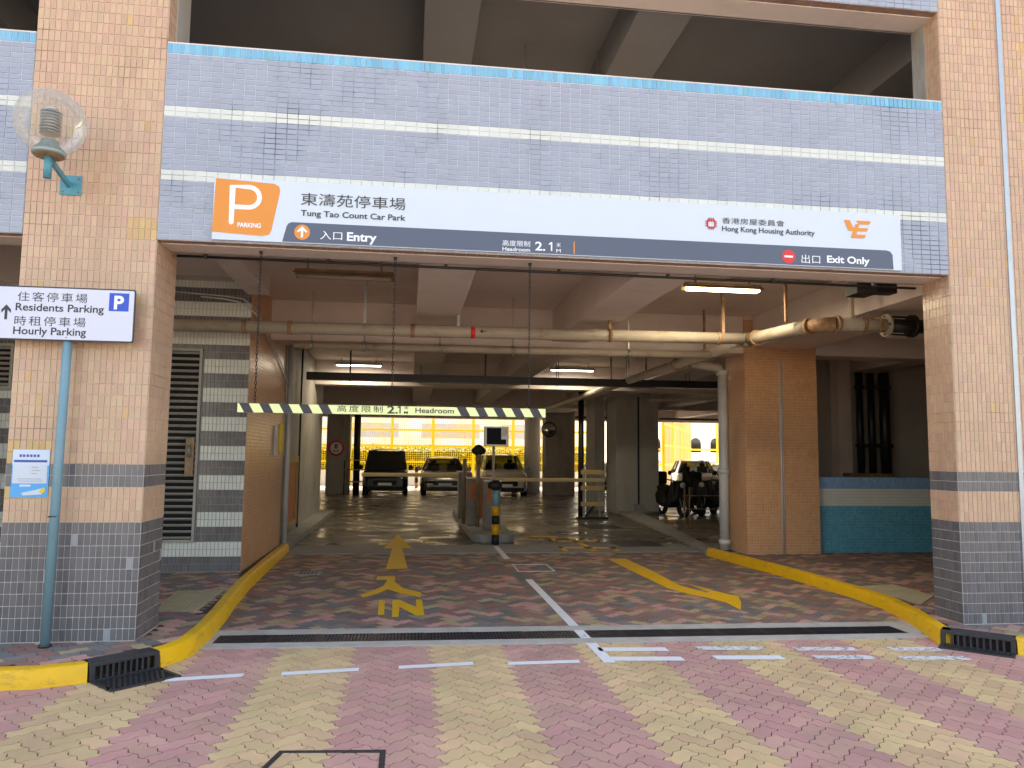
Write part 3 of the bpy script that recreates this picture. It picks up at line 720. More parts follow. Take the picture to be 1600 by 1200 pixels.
# ================================================================ INNER LEFT WALL (striped) WITH LOUVRE DOORS
SW = empty('striped_wall', (-3.8, 3.95, PAVE), 'wall of grey and white tile bands with louvre door behind left pillar', 'wall')
MB().box(-6.6, -2.25, 3.92, 7.15, PAVE-.01, 4.2).build('wall_core', g_dk, SW)
rowsz = []
for j in range(40):
    if j < 2: rowsz.append(t_gr)
    elif j < 4: rowsz.append(t_wh)
    elif j < 6: rowsz.append(t_gr)
    elif j < 8: rowsz.append(t_wh)
    elif j < 11: rowsz.append(t_gr)
    else: rowsz.append(t_wh if ((j-11)//2) % 2 == 0 else t_gr)
def dcol(i, j):
    x = -6.6+(i+.5)*.05; z = PAVE+.005+(j+.5)*.1
    if z < 3.18 and z > .52 and (-3.62 < x < -2.86): return None
    if z < 3.18 and z > 2.55 and (-6.2 < x < -5.28): return None
    return rowsz[min(j, 39)]
def scol(i, j): return t_ob
tiles(SW, [dict(o=(-6.6, 3.918, PAVE+.005), U=X, V=Z, nu=87, nv=40, pu=.05, pv=.1, col=dcol),
           dict(o=(-2.248, 3.92, PAVE+.005), U=Y, V=Z, nu=32, nv=81, pu=.1, pv=.05, col=scol)], indiv=300)
def louvre(xa, xb, za, zb, nsl):
    d_ = MB(); d_.box(xa, xb, 3.905, 3.9155, za, zb); o = d_.build('louvre_door', void, SW)
    f = MB(); f.box(xa-.0, xa+.035, 3.87, 3.905, za, zb); f.box(xb-.035, xb, 3.87, 3.905, za, zb); f.box(xa+.035, xb-.035, 3.87, 3.905, zb-.035, zb); f.box(xa+.035, xb-.035, 3.87, 3.905, za, za+.035)
    f.build('door_frame', slat_m, o)
    for i in range(nsl):
        z = za+.06+(zb-za-.12)*i/(nsl-1)
        MB().obox(((xa+xb)/2, 3.888, z), X*((xb-xa)/2-.037), Vector((0, .014, -.012)), Vector((0, .0045, .0055))).build('slat', slat_m, o)
    return o
ld = louvre(-3.60, -2.865, .53, 3.17, 31)
MB().box(-3.02, -2.91, 3.83, 3.869, 1.42, 1.95).build('lock_plate', rustf, ld, bevel=.004)
MB().tube([(-2.965, 3.80, 1.68), (-2.965, 3.80, 1.85)], .012, 8).box(-2.975, -2.955, 3.80, 3.83, 1.68, 1.695).box(-2.975, -2.955, 3.80, 3.83, 1.84, 1.855).build('pull_handle', metal, ld)
louvre(-6.15, -5.29, 2.56, 3.17, 8)
# low boxed section beside the wall top and cable looping round it
tag(MB().tube([(-2.9, 3.78, 3.88), (-2.6, 3.78, 3.86), (-2.42, 3.78, 3.83), (-2.30, 3.80, 3.78), (-2.2, 4.0, 3.70), (-2.2, 5.2, 3.45), (-2.2, 6.6, 3.1), (-2.2, 7.2, 2.95)], .012, 6).build('cable', pvc, off=(-2.3, 3.8, 3.8)), 'white cable bending round the top corner of the striped wall', 'cable')
tag(MB().tube([(-3.4, 3.80, 3.95), (-2.6, 3.78, 3.90), (-2.34, 3.78, 3.87), (-2.21, 4.0, 3.78), (-2.21, 5.2, 3.55), (-2.21, 7.2, 3.05)], .010, 6).build('cable', pvc, off=(-2.3, 3.8, 3.8)), 'upper of the two cables sloping down behind the horizontal pipe', 'cable')
# small notice plates on the orange side of the wall
for (y, z, a, b, mm, lab) in ((6.15, 1.95, .20, .50, pvc, 'white notice strip on the orange side of the striped wall'), (6.65, 2.0, .22, .5, fence_y, 'shiny yellowish box on the orange side wall near the downpipe')):
    tag(MB().box(-2.24, -2.20, y-a/2, y+a/2, z-b/2, z+b/2).build('notice_plate', mm, off=(-2.22, y, z), bevel=.004), lab, 'notice')
# pipes at the end of the orange side wall
for (x, y, r, mm, lab) in ((-2.20, 7.28, .045, pvc, 'white plastic downpipe standing at the end of the left orange wall'), (-2.26, 7.05, .03, metal, 'thin grey conduit beside the left white downpipe')):
    tag(MB().tube([(x, y, .12), (x, y, 3.9)], r, 12).build('downpipe', mm, off=(x, y, .12)), lab, 'pipe')
# long grey wall on the left
gw = structure(MB().box(-3.2, -2.5, 7.16, 15.4, 0, 4.2), 'wall', conc_w)
cab = empty('hose_cabinet', (-2.4, 8.9, .2), 'orange-red door cabinet in a yellowish frame on the left grey wall', 'cabinet')
MB().box(-2.49, -2.42, 8.3, 10.0, .35, 1.55).build('door', orange_p, cab)
f = MB(); f.box(-2.5, -2.38, 8.22, 8.30, .25, 1.68); f.box(-2.5, -2.38, 10.0, 10.08, .25, 1.68); f.box(-2.5, -2.38, 8.30, 10.0, 1.55, 1.68); f.box(-2.5, -2.38, 8.3, 10, .25, .35)
f.build('frame', wood, cab)
tag(MB().tube([(-2.42, 10.4, .13), (-2.42, 10.4, 4.1)], .022, 8).build('downpipe', pipe_k, off=(-2.42, 10.4, .13)), 'thin black pipe on the left grey wall behind the orange cabinet', 'pipe')
b = MB().lathe((-2.48, 8.0, 2.68), X, [(0, .09), (.03, .10), (.05, .07)], 16)
tag(b.build('alarm_bell', metal, off=(-2.46, 8.0, 2.68)), 'small round bell high on the left grey wall', 'bell')

# ================================================================ INNER RIGHT COLUMN, BLUE WALL, ALCOVE
CR = empty('tiled_column', (6.35, 5.8, PAVE), 'orange-brown tiled column with an upright cable behind the right kerb', 'column')
MB().box(5.70, 7.01, 5.41, 6.2, PAVE-.01, 4.2).build('column_core', g_or, CR)
tiles(CR, [dict(o=(5.70, 5.409, PAVE+.005), U=X, V=Z, nu=26, nv=80, pu=1.31/26, pv=.05, gap=.004, col=lambda i, j: t_ob),
           dict(o=(5.699, 6.2, PAVE+.005), U=-Y, V=Z, nu=16, nv=80, pu=.79/16, pv=.05, gap=.004, col=lambda i, j: t_ob)], indiv=0)
tag(MB().tube([(6.32, 5.385, PAVE), (6.32, 5.385, 3.45)], .014, 8).tube([(6.36, 5.39, PAVE), (6.35, 5.39, 3.45)], .008, 6).build('cable', pvc, off=(6.32, 5.385, .13)), 'upright pale cable on the face of the orange-brown column', 'cable')
BW = empty('blue_wall', (9, 5.7, PAVE), 'low tiled wall with pale blue, white and teal bands behind the right pillar', 'wall')
MB().box(7.02, 12, 5.58, 5.80, PAVE-.01, 1.43).build('wall_core', g_dk, BW)
def bcol(i, j):
    return t_te if j < 16 else (t_wh if j < 22 else t_b2)
tiles(BW, [dict(o=(7.02, 5.578, PAVE), U=X, V=Z, nu=66, nv=26, pu=.05, pv=.05, gap=.004, col=bcol)], indiv=0)
structure(MB().box(7.0, 14, 8.6, 8.8, 0, 4.2), 'wall', conc_w)
structure(MB().box(PT(1310, 640, 8.3).x, PT(1330, 640, 8.3).x, 8.3, 8.6, 0, 4.2), 'wall', conc)
for k, (x, r) in enumerate(((PT(1343, 640, 8.2).x, .075), (PT(1361, 640, 8.2).x, .075), (PT(1382, 640, 8.2).x, .11))):
    lab = ('leftmost and slim of three black pipes above the blue wall', 'middle one of three black pipes above the blue wall', 'thickest, rightmost of three black pipes above the blue wall')[k]
    th = empty('soil_pipe', (x, 8.2, 1.2), lab, 'pipe', 'black pipes behind the blue wall')
    MB().tube([(x, 8.2, 1.3), (x, 8.2, 3.6)], r, 14).build('pipe_body', pipe_k, th)
    for z in (2.0, 3.25): MB().tube([(x, 8.2, z), (x, 8.2, z+.07)], r*1.4, 14).build('pipe_collar', pipe_k, th)
tag(MB().box(PT(1329, 740, 8.0).x, PT(1397, 740, 8.0).x, 8.0, 8.5, 1.1, 1.45).build('pipe_plinth', rustf, off=(8.9, 8.2, 1.1)), 'rusty brown box under the three black pipes', 'box')

# ================================================================ PIPES AND SERVICES
def ringed(parent, pts, r, name='flange', mm=pipe_c, k=1.35, w=.035):
    for p, ax in pts: MB().tube([Vector(p)-Vector(ax)*w/2, Vector(p)+Vector(ax)*w/2], r*k, 16).build(name, mm, parent)
P1 = empty('drain_pipe', (1, 3.3, 3.41), 'thick cream pipe hung across the whole entrance under the ceiling', 'pipe')
MB().tube([(-3.5, 3.3, 3.395), (4.72, 3.3, 3.455)], .082, 18).build('pipe_body', pipe_c, P1)
ringed(P1, [((-1.62, 3.3, 3.41), X), ((.0, 3.3, 3.42), X), ((2.75, 3.3, 3.44), X), ((4.35, 3.3, 3.45), X), ((-2.2, 3.3, 3.405), X)], .082, 'pipe_clamp', pipe_r, 1.15, .05)
for x in (-.64, .62, 2.75, 4.42): MB().box(x-.02, x+.02, 3.28, 3.32, 3.49, 4.2).build('hanger_strap', pipe_r if x > 2 else metal, P1)
MB().tube([(.79, 3.3, 3.425), (.85, 3.3, 3.425)], .0835, 18).build('red_band', s_red, P1)
MB().prism([(1.02, -.006), (1.07, -.006), (1.07, -.03), (1.115, 0), (1.07, .03), (1.07, .006), (1.02, .006)][::-1], (2.02-.0, 3.214, 3.43), -X, Z, .002).build('flow_arrow', s_ink, P1)
P2 = empty('drain_pipe', (1, 4.6, 3.36), 'thinner cream pipe just behind and below the thick one', 'pipe')
MB().tube([(-1.75, 4.6, 3.36), (4.75, 4.6, 3.385)], .062, 16).build('pipe_body', pipe_c, P2)
for x in (-1.5, -.72, .42, 1.55, 3.4): MB().tube([(x-.02, 4.6, 3.365), (x+.02, 4.6, 3.365)], .078, 14).box(x-.012, x+.012, 4.59, 4.61, 3.42, 4.2).build('hanger_strap', metal, P2)
P3 = empty('drain_pipe', (5, 3.3, 3.45), 'long rust-stained pipe coming forward along the exit lane to the right pillar', 'pipe')
zc = 3.455
MB().tube([(4.80, 24.0, 3.40), (4.82, 3.3, zc)], .085, 18).build('pipe_body', pipe_c, P3)
MB().tube([(4.82, 3.3, zc), (4.90, 3.0, zc), (5.02, 2.35, zc), (5.10, 2.15, zc)], .088, 18).build('pipe_bend', pipe_c, P3)
MB().tube([(5.10, 2.15, zc), (5.18, 2.02, zc), (5.34, 1.90, zc)], .093, 18).build('pipe_sleeve', pipe_r, P3)
xf, xg = PT(1388, 510, 1.88).x, PT(1428, 512, 1.88).x
MB().tube([(5.34, 1.90, zc), (xf, 1.88, zc)], .084, 18).build('pipe_body', pipe_c, P3)
MB().tube([(xf, 1.88, zc), (xg+.2, 1.88, zc)], .088, 18).build('pipe_coupling', pipe_k, P3)
ringed(P3, [((4.82, 3.42, zc), Y), ((4.86, 3.16, zc), Y), ((5.10, 2.15, zc), (.4, -.9, 0)), ((5.34, 1.90, zc), X), ((4.81, 6.3, zc-.01), Y)], .085, 'flange', pipe_r, 1.3, .04)
ringed(P3, [((xf-.03, 1.88, zc), X)], .085, 'flange', pipe_c, 1.75, .03)
ringed(P3, [((xg-.03, 1.88, zc), X)], .085, 'flange', pipe_k, 1.75, .04)
ringed(P3, [((xf-.14, 1.88, zc), X), (((5.34+xf)/2, 1.88, zc), X)], .085, 'pipe_clamp', pipe_r, 1.2, .03)
for dz, dy in ((.115, .0), (-.115, 0), (0, -.115)): MB().tube([(xf-.06, 1.88+dy, zc+dz), (xg, 1.88+dy, zc+dz)], .012, 8).build('tie_bolt', pipe_k, P3)
for y in (2.3, 5.0, 8.2, 11): MB().box(4.85 if y < 3 else 4.80, 4.88 if y < 3 else 4.83, y-.02, y+.02, zc+.08, 4.2).build('hanger_strap', pipe_r, P3)
MB().box(5.52, 5.56, 1.86, 1.9, zc+.08, 4.2).build('hanger_strap', pipe_c, P3)
P4 = empty('downpipe', (5.56, 6.05, .13), 'thick white plastic downpipe in front of the orange-brown column', 'pipe')
MB().tube([(5.56, 6.05, PAVE), (5.56, 6.05, 3.25)], .085, 18).build('pipe_body', pvc, P4)
MB().tube([(5.56, 6.05, 3.25), (5.5, 6.05, 3.36), (4.95, 6.05, 3.43)], .08, 16).build('pipe_bend', pipe_c, P4)
for z in (.22, 1.46, 3.22): MB().tube([(5.56, 6.05, z), (5.56, 6.05, z+.09)], .104, 18).build('pipe_collar', pvc, P4)
# black cable tray and its hangers
CT = empty('cable_tray', (2.4, 9.5, 3.35), 'dark cable tray hung across the car park behind the pipes', 'cable tray')
MB().box(-2.2, 7.2, 9.42, 9.62, 3.30, 3.315).box(-2.2, 7.2, 9.42, 9.435, 3.315, 3.46).box(-2.2, 7.2, 9.605, 9.62, 3.315, 3.46).build('tray', pipe_k, CT)
for x in (-1.3, .2, 1.6, 3.2, 4.8, 6.2): MB().box(x-.008, x+.008, 9.40, 9.415, 3.28, 4.2).box(x-.008, x+.008, 9.622, 9.637, 3.28, 4.2).build('hanger_rod', pipe_k, CT)
MB().tube([(-2.2, 9.5, 3.34), (7.1, 9.5, 3.34)], .03, 8).tube([(-2.2, 9.54, 3.39), (7.1, 9.56, 3.38)], .025, 8).build('cable_bundle', black, CT)
tag(MB().tube([(-30, 27.6, 3.52), (30, 27.6, 3.52)], .06, 10).build('sprinkler_pipe', pipe_k, off=(0, 27.6, 3.52)), 'dark pipe along the rear edge of the car park ceiling', 'pipe')
tag(MB().tube([(6.8, 14.2, 3.35), (14, 14.2, 3.75)], .05, 10).build('sprinkler_pipe', pipe_c, off=(9, 14.2, 3.4)), 'pale sloping pipe seen in the gap right of the big grey column', 'pipe')
tag(MB().tube([(4.95, 14.9, .0), (4.95, 14.9, 3.9)], .085, 12).build('downpipe', pipe_k, off=(4.95, 14.9, 0)), 'black standpipe left of the big grey column', 'pipe')

# fluorescent fittings
def fitting(x0, x1, y, z, lit, label, wide=.16, mm=rustf, tm=None):
    th = empty('strip_light', ((x0+x1)/2, y, z), label, 'light', 'fluorescent fittings under the ceiling')
    f = MB(); f.box(x0, x1, y-.045, y+.045, z-.03, z+.03)
    f.add([(x0-.01, y-.05, z+.0), (x1+.01, y-.05, z+.0), (x1+.01, y-wide/2-.04, z-.05), (x0-.01, y-wide/2-.04, z-.05)], [(0, 1, 2, 3)])
    f.add([(x0-.01, y+.05, z+.0), (x1+.01, y+.05, z+.0), (x1+.01, y+wide/2+.04, z-.05), (x0-.01, y+wide/2+.04, z-.05)], [(3, 2, 1, 0)])
    f.build('housing', mm, th)
    for dy in ((-.04, .04) if wide > .12 else (0,)):
        MB().tube([(x0+.03, y+dy, z-.055), (x1-.03, y+dy, z-.055)], .016, 10).build('tube', tm or (tubem if lit else pipe_c), th)
    for x in (x0+.15, x1-.15): MB().box(x-.01, x+.01, y-.01, y+.01, z+.03, 4.2 if z < 5 else 7.0).build('hanger', mm, th)
    if lit:
        ld_ = bpy.data.lights.new('tube_light', 'AREA'); ld_.shape = 'RECTANGLE'; ld_.size = x1-x0; ld_.size_y = .1; ld_.energy = 9; ld_.color = (1, .95, .8)
        lo = bpy.data.objects.new('tube_light', ld_); COL.objects.link(lo); lo.parent = th; lo.location = (0, 0, -.08)
fitting(-1.45, -.25, 2.45, 3.98, False, 'unlit rusty double tube fitting behind the left of the long sign', .26)
fitting(3.55, 4.60, 2.48, 4.02, True, 'lit warm tube fitting behind the right of the long sign', .14)
fitting(3.85, 5.15, 1.75, 3.98, False, 'slim unlit batten just in front of the lit one on the right', .08, pipe_c)
fitting(-1.93, -.76, 13.6-.8, 4.05, True, 'lit white tube deep inside above the left lane', .08, metal, tubew)
fitting(3.62, 4.80, 12.7, 4.05, True, 'lit white tube deep inside above the right lane', .08, metal, tubew)
fitting(1.25, 2.30, 23.2, 4.05, True, 'farthest lit tube above the middle of the car park', .08, metal, tubew)
fitting(1.2, 2.45, 2.2, 6.32, True, 'lit tube just above the blue coping in the upper storey', .10, metal, tubem)
jb = empty('projector_box', (5.2, .95, 3.75), 'black rectangular unit under the ceiling beside the right pillar', 'box')
MB().box(4.98, 5.22, .85, 1.10, 3.62, 3.78).build('casing', black, jb, bevel=.006); MB().box(5.22, 5.50, .9, 1.05, 3.65, 3.76).build('bracket', pipe_k, jb)
MB().box(5.1, 5.14, .95, .99, 3.78, 4.2).build('hanger', pipe_k, jb)
# ================================================================ SIGNS
SG = empty('car_park_sign', (1.55, -.02, 3.68), 'long white and slate car park sign with orange P across the parapet', 'sign')
yp = -.030
MB().box(-1.82, 4.925, yp, -.005, 3.665, 4.245).build('panel', s_white, SG, bevel=.003)
def sp(poly, mm, name, k=1): return flat(SG, poly, (0, yp-.0012*k, 0), X, Z, mm, name, .001)
sp([(-1.20, 3.672), (-1.165, 3.82), (-1.15, 3.845), (-1.12, 3.858), (4.76, 3.866), (4.80, 3.855), (4.825, 3.82), (4.83, 3.672)], s_slate, 'slate_band')
sp([(-1.82, 3.735), (-1.38, 3.715), (-1.32, 3.73), (-1.30, 3.77), (-1.235, 4.14), (-1.245, 4.185), (-1.29, 4.21), (-1.805, 4.235)], s_orange, 'parking_badge')
# big P
P_ = MB(); yy = yp-.0036
def seg(P0, P1, w_, mb): 
    a, b = Vector(P0), Vector(P1); d_ = (b-a).normalized(); n = Vector((-d_.y, d_.x))*w_/2; mb.prism([(a+n)[:], (a-n)[:], (b-n)[:], (b+n)[:]], (0, yy, 0), X, Z, .001)
path = [(-1.655, 3.83), (-1.655, 4.165), (-1.51, 4.165)]+[(-1.51+.095*math.cos(R(a)), 4.07+.095*math.sin(R(a))) for a in range(90, -91, -15)]+[(-1.632, 3.975)]
hw = .021; outl = []; inl = []
for i, p in enumerate(path):
    a = Vector(path[max(0, i-1)]); b = Vector(path[min(len(path)-1, i+1)]); d_ = (b-a).normalized(); n = Vector((-d_.y, d_.x)); q = Vector(p)
    kk = 1.35 if i == 1 else 1
    outl.append(q+n*hw*kk); inl.append(q-n*hw*kk)
vs = [(p.x, yy, p.y) for p in outl]+[(p.x, yy, p.y) for p in inl]; k = len(path)
P_.add(vs, [(i, k+i, k+i+1, i+1) for i in range(k-1)])
P_.prism(circ(-1.655, 3.83, hw, 16), (0, yy+.0004, 0), X, Z, .001)
P_.build('letter_p', s_lettw, SG)
def one(th, x, z, h, yq, mm):
    MB().prism([(x+.26*h, z), (x+.42*h, z), (x+.42*h, z+h), (x+.28*h, z+h), (x+.02*h, z+.80*h), (x+.02*h, z+.66*h), (x+.26*h, z+.78*h)], (0, yq, 0), X, Z, .0006).build('lettering', mm, th)
def st(body, h, px, py, mm, bold=.0, align='LEFT', width=None, spacing=1., shear=0.):
    p = PT(px, py, yp); return text(body, h, (p.x, yp-.0045, p.z), X, Z, mm, SG, bold=bold, align=align, width=width, spacing=spacing, shear=shear)
st('PARKING', .042, 371, 354.5, s_lettw, .03, width=.205)
st('東濤苑停車場', .118, 470, 320.5, s_ink, 0, width=.955)
st('Tung Tao Count Car Park', .056, 470, 337, s_ink, .016, width=.955)
sp(circ(-1.025, 3.768, .071), s_orange, 'arrow_disc', 2)
sp([(-1.035, 3.72), (-1.015, 3.72), (-1.015, 3.785), (-.99, 3.762), (-.978, 3.775), (-1.025, 3.822), (-1.072, 3.775), (-1.06, 3.762), (-1.035, 3.785)], s_lettw, 'arrow', 4)
st('入口', .080, 500, 374, s_lettw, 0, width=.20)
st('Entry', .082, 542, 376, s_lettw, .03, width=.27)
st('高度限制', .056, 785, 384, s_lettw, 0, width=.265)
st('Headroom', .037, 785, 391.5, s_lettw, .012, width=.265)
st('2.', .086, 836, 391, s_lettw, .02, width=.098); one(SG, PT(857, 392, yp).x, PT(857, 392, yp).z, .086, yp-.0045, s_lettw)
st('米', .046, 869, 386.3, s_lettw, 0, width=.044)
st('M', .035, 869, 394.5, s_lettw, .01, width=.044)
p = PT(897, 387, yp); sp([(p.x-.006, p.z-.06), (p.x+.006, p.z-.06), (p.x+.006, p.z+.06), (p.x-.006, p.z+.06)], s_orange, 'divider', 2)
st('香港房屋委員會', .062, 1128, 349.3, s_ink, 0, width=.655)
st('Hong Kong Housing Authority', .055, 1128, 361, s_ink, .014, width=.975)
# red cog-like square emblem
c0 = PT(1111, 349.5, yp); lg = MB(); yk = yp-.0045; s_ = .058
for (a, b, c, e) in ((-.72, .72, .52, .72), (-.72, .72, -.72, -.52), (-.72, -.52, -.52, .52), (.52, .72, -.52, .52)):
    lg.prism([(c0.x+a*s_*1.0, c0.z+c*s_), (c0.x+b*s_, c0.z+c*s_), (c0.x+b*s_, c0.z+e*s_), (c0.x+a*s_, c0.z+e*s_)], (0, yk, 0), X, Z, .001)
for q in (-.36, .0, .36):
    for (dx, dz, wx, wz) in ((q, .86, .11, .16), (q, -.86, .11, .16), (.86, q, .16, .11), (-.86, q, .16, .11), (q, .42, .1, .12) if q else (q, .44, .14, .1)):
        lg.prism([(c0.x+(dx-wx)*s_, c0.z+(dz-wz)*s_), (c0.x+(dx+wx)*s_, c0.z+(dz-wz)*s_), (c0.x+(dx+wx)*s_, c0.z+(dz+wz)*s_), (c0.x+(dx-wx)*s_, c0.z+(dz+wz)*s_)], (0, yk-.0006, 0), X, Z, .0006)
lg.build('emblem', s_logo, SG)
# orange slanted monogram
a = PT(1319, 371, yp); b = PT(1360, 346, yp); ww, hh = b.x-a.x, b.z-a.z; ye = MB()
for poly in ([(.0, 1), (.22, 1), (.34, .60), (.52, .60), (.46, .40), (.16, .40)], [(.46, 1), (1.0, 1), (.95, .80), (.58, .80)], [(.58, .80), (.40, .0), (.24, .0), (.44, .80)], [(.42, .58), (.90, .58), (.85, .40), (.42, .40)], [(.30, .20), (.80, .20), (.75, .0), (.27, .0)]):
    ye.prism([(a.x+u*ww+0*v, a.z+v*hh) for u, v in poly], (0, yk-.0002*random.random(), 0), X, Z, .001)
ye.build('monogram', s_orange, SG)
c1 = PT(1232, 401, yp); sp(circ(c1.x, c1.z, .069), s_red, 'no_entry_disc', 2)
sp([(c1.x-.045, c1.z-.010), (c1.x+.045, c1.z-.010), (c1.x+.045, c1.z+.010), (c1.x-.045, c1.z+.010)], s_lettw, 'no_entry_bar', 4)
st('出口', .088, 1252, 411, s_lettw, 0, width=.20)
st('Exit Only', .072, 1292, 410, s_lettw, .03, width=.46)

# ---- headroom bar on chains
ybar = .22
HB = empty('headroom_bar', (-.15, ybar, 2.1), 'lime and black striped headroom bar hanging on three chains', 'height bar')
a = PT(371, 644, ybar); b = PT(852, 651.5, ybar); c = PT(371, 630, ybar); z0, z1 = a.z, c.z; xa, xb = a.x, b.x
bar = MB().box(xa, xb, ybar-.012, ybar+.012, z0, z1).build('board', s_lime, HB)
hz = z1-z0
def bp(poly, mm, name): return flat(HB, poly, (0, ybar-.0125, 0), X, Z, mm, name, .001)
sl = hz*.55
for k in range(5):
    for base, lim in ((xa+.015+k*.178, 0), (xb-.115-sl-k*.175, 0)):
        bp([(base+sl, z0), (base+.085+sl, z0), (base+.085, z1), (base, z1)], s_ink, 'black_stripe')
def bt(body, h, px, mm=s_ink, bold=0, width=None, dz=.016, spacing=1):
    p = PT(px, 640, ybar); return text(body, h, (p.x, ybar-.0145, z0+dz), X, Z, mm, HB, bold=bold, width=width, spacing=spacing)
bt('高度限制', .062, 527, width=.42, spacing=1.3, dz=.020)
bt('2.', .073, 605, width=.10, bold=.02, dz=.014); one(HB, PT(621, 640, ybar).x, z0+.014, .073, ybar-.0145, s_ink)
bt('米', .035, 631.5, width=.04, dz=.052); bt('M', .026, 631.5, width=.035, dz=.012, bold=.012)
bt('Headroom', .048, 649, width=.365, bold=.012, dz=.024)
def chain(x, ztop, zbot, y):
    lk = MB(); n = int((ztop-zbot)/.035)
    for i in range(n):
        z = zbot+(i+.5)*(ztop-zbot)/n; h = .023
        ax = X if i % 2 else Y
        pts = [Vector((x, y, z))+ax*.009*math.cos(t)+Z*h*math.sin(t) for t in [k*math.pi/3 for k in range(7)]]
        lk.tube(pts, .0032, 4, caps=False)
    o = lk.build('chain', pipe_k, HB)
    MB().box(x-.015, x+.015, y-.012, y+.012, ztop, ztop+.03).build('chain_hook', pipe_k, HB)
for px, pyt in ((408, 395), (618, 398), (828, 408)):
    p = PT(px, pyt, ybar); chain(p.x, 3.61, z1, ybar)

# ---- residents parking sign on a post
y = -.17
pc = PT(103, 535, y); foot = Vector((pc.x-.02, y+.02, PAVE))
RS = empty('direction_sign', foot, 'white parking direction sign with blue P on a blue-grey post', 'sign')
MB().tube([foot+Z*.0, Vector((pc.x, y+.045, 3.12))], .037, 16).build('post', teal, RS)
MB().tube([foot+Z*.002, foot+Z*.02], .05, 16).build('post_collar', iron, RS)
sw = 1.16; xr = PT(211, 490, y).x; xl = xr-sw
zt_, zb_ = PT(211, 453, y).z, PT(209, 536, y).z
MB().prism(rrect(xl, zb_, xr, zt_, .02), (0, y+.006, 0), X, Z, .008).build('sign_border', s_ink, RS)
MB().prism(rrect(xl+.012, zb_+.012, xr-.012, zt_-.012, .014), (0, y-.0022, 0), X, Z, .001).build('sign_face', s_plate, RS)
def rtx(body, h, px, py, bold=0, width=None, spacing=1, mm=s_ink, yo=0):
    p = PT(px, py, y-.005); return text(body, h, (p.x, y-.0045-yo, p.z), X, Z, mm, RS, bold=bold, width=width, spacing=spacing)
rtx('住客停車場', .083, 27, 470, 0, width=PT(136, 470, y).x-PT(27, 466, y).x, spacing=1.25)
rtx('Residents Parking', .066, 24, 484.5, .016, width=PT(162, 484, y).x-PT(24, 482, y).x)
rtx('時租停車場', .083, 22, 508, 0, width=PT(133, 508, y).x-PT(22, 505, y).x, spacing=1.25)
rtx('Hourly Parking', .066, 20, 521.5, .016, width=PT(134, 522, y).x-PT(20, 520, y).x)
q0 = PT(170, 486, y); q1 = PT(202.5, 459, y)
MB().prism([(q0.x, q0.z), (q1.x, q0.z), (q1.x, q1.z), (q0.x, q1.z)], (0, y-.0034, 0), X, Z, .001).build('parking_symbol', s_blue, RS)
text('P', (q1.z-q0.z)*.74, ((q0.x+q1.x)/2, y-.0056, q0.z+(q1.z-q0.z)*.13), X, Z, s_lettw, RS, bold=.035, align='CENTER')
q = PT(9, 499, y); ar = [(-.011, 0), (.011, 0), (.011, .085), (.038, .055), (.038, .085), (0, .128), (-.038, .085), (-.038, .055), (-.011, .085)]
MB().prism([(q.x+u, q.z+v) for u, v in ar], (0, y-.0034, 0), X, Z, .001).build('up_arrow', s_ink, RS)
for z in (zb_+.03, zt_-.07): MB().lathe((pc.x-.0, y-.004, z), -Y, [(0, .008), (.003, .007)], 10).build('bolt', metal, RS)
MB().tube([(pc.x-.021, y+.02, 1.19), (pc.x-.021, y+.021, 1.195)], .040, 16).build('cable_tie', black, RS)

# ---- poster
PS = empty('poster', (-3.21, -.01, 1.35), 'blue and white notice poster taped low on the left pillar', 'poster')
def pq(x0, z0, x1, z1, mm, name, k): return MB().prism([(x0, z0), (x1, z0), (x1, z1), (x0, z1)], (0, -.009-.0008*k, 0), X, Z, .0006).build(name, mm, PS)
s_sky = mat('poster_sky', (.05, .40, .80), .3); s_pale = mat('poster_pale', (.62, .72, .88), .3); s_navy = mat('poster_navy', (.02, .08, .35), .3); s_gryp = mat('poster_grey', (.35, .38, .45), .4)
pq(-3.37, 1.35, -3.07, 1.755, s_sky, 'sheet', 0); pq(-3.368, 1.62, -3.072, 1.753, s_pale, 'heading_area', 1)
pq(-3.36, 1.465, -3.085, 1.625, s_white, 'text_panel', 2); pq(-3.355, 1.645, -3.09, 1.665, s_navy, 'blue_rule', 2)
for i, xx in enumerate((-3.315, -3.288, -3.258, -3.230, -3.202, -3.174)): pq(xx, 1.69, xx+.020, 1.712, s_navy, 'heading_mark', 2)
for zz, a0, a1 in ((1.60, -3.21, -3.16), (1.573, -3.21, -3.14), (1.547, -3.21, -3.165), (1.50, -3.32, -3.13), (1.482, -3.31, -3.12)): pq(a0, zz, a1, zz+.006, s_gryp, 'text_line', 3)
pq(-3.30, 1.438, -3.21, 1.455, s_pale, 'pill_label', 2)
MB().prism([(-3.28, 1.385), (-3.17, 1.41), (-3.10, 1.43), (-3.085, 1.40), (-3.12, 1.372), (-3.27, 1.362)], (0, -.012, 0), X, Z, .0006).build('plane_picture', s_white, PS)
MB().prism([(-3.14, 1.40), (-3.115, 1.43), (-3.085, 1.405), (-3.115, 1.38)], (0, -.0135, 0), X, Z, .0006).build('yellow_patch', fence_y, PS)

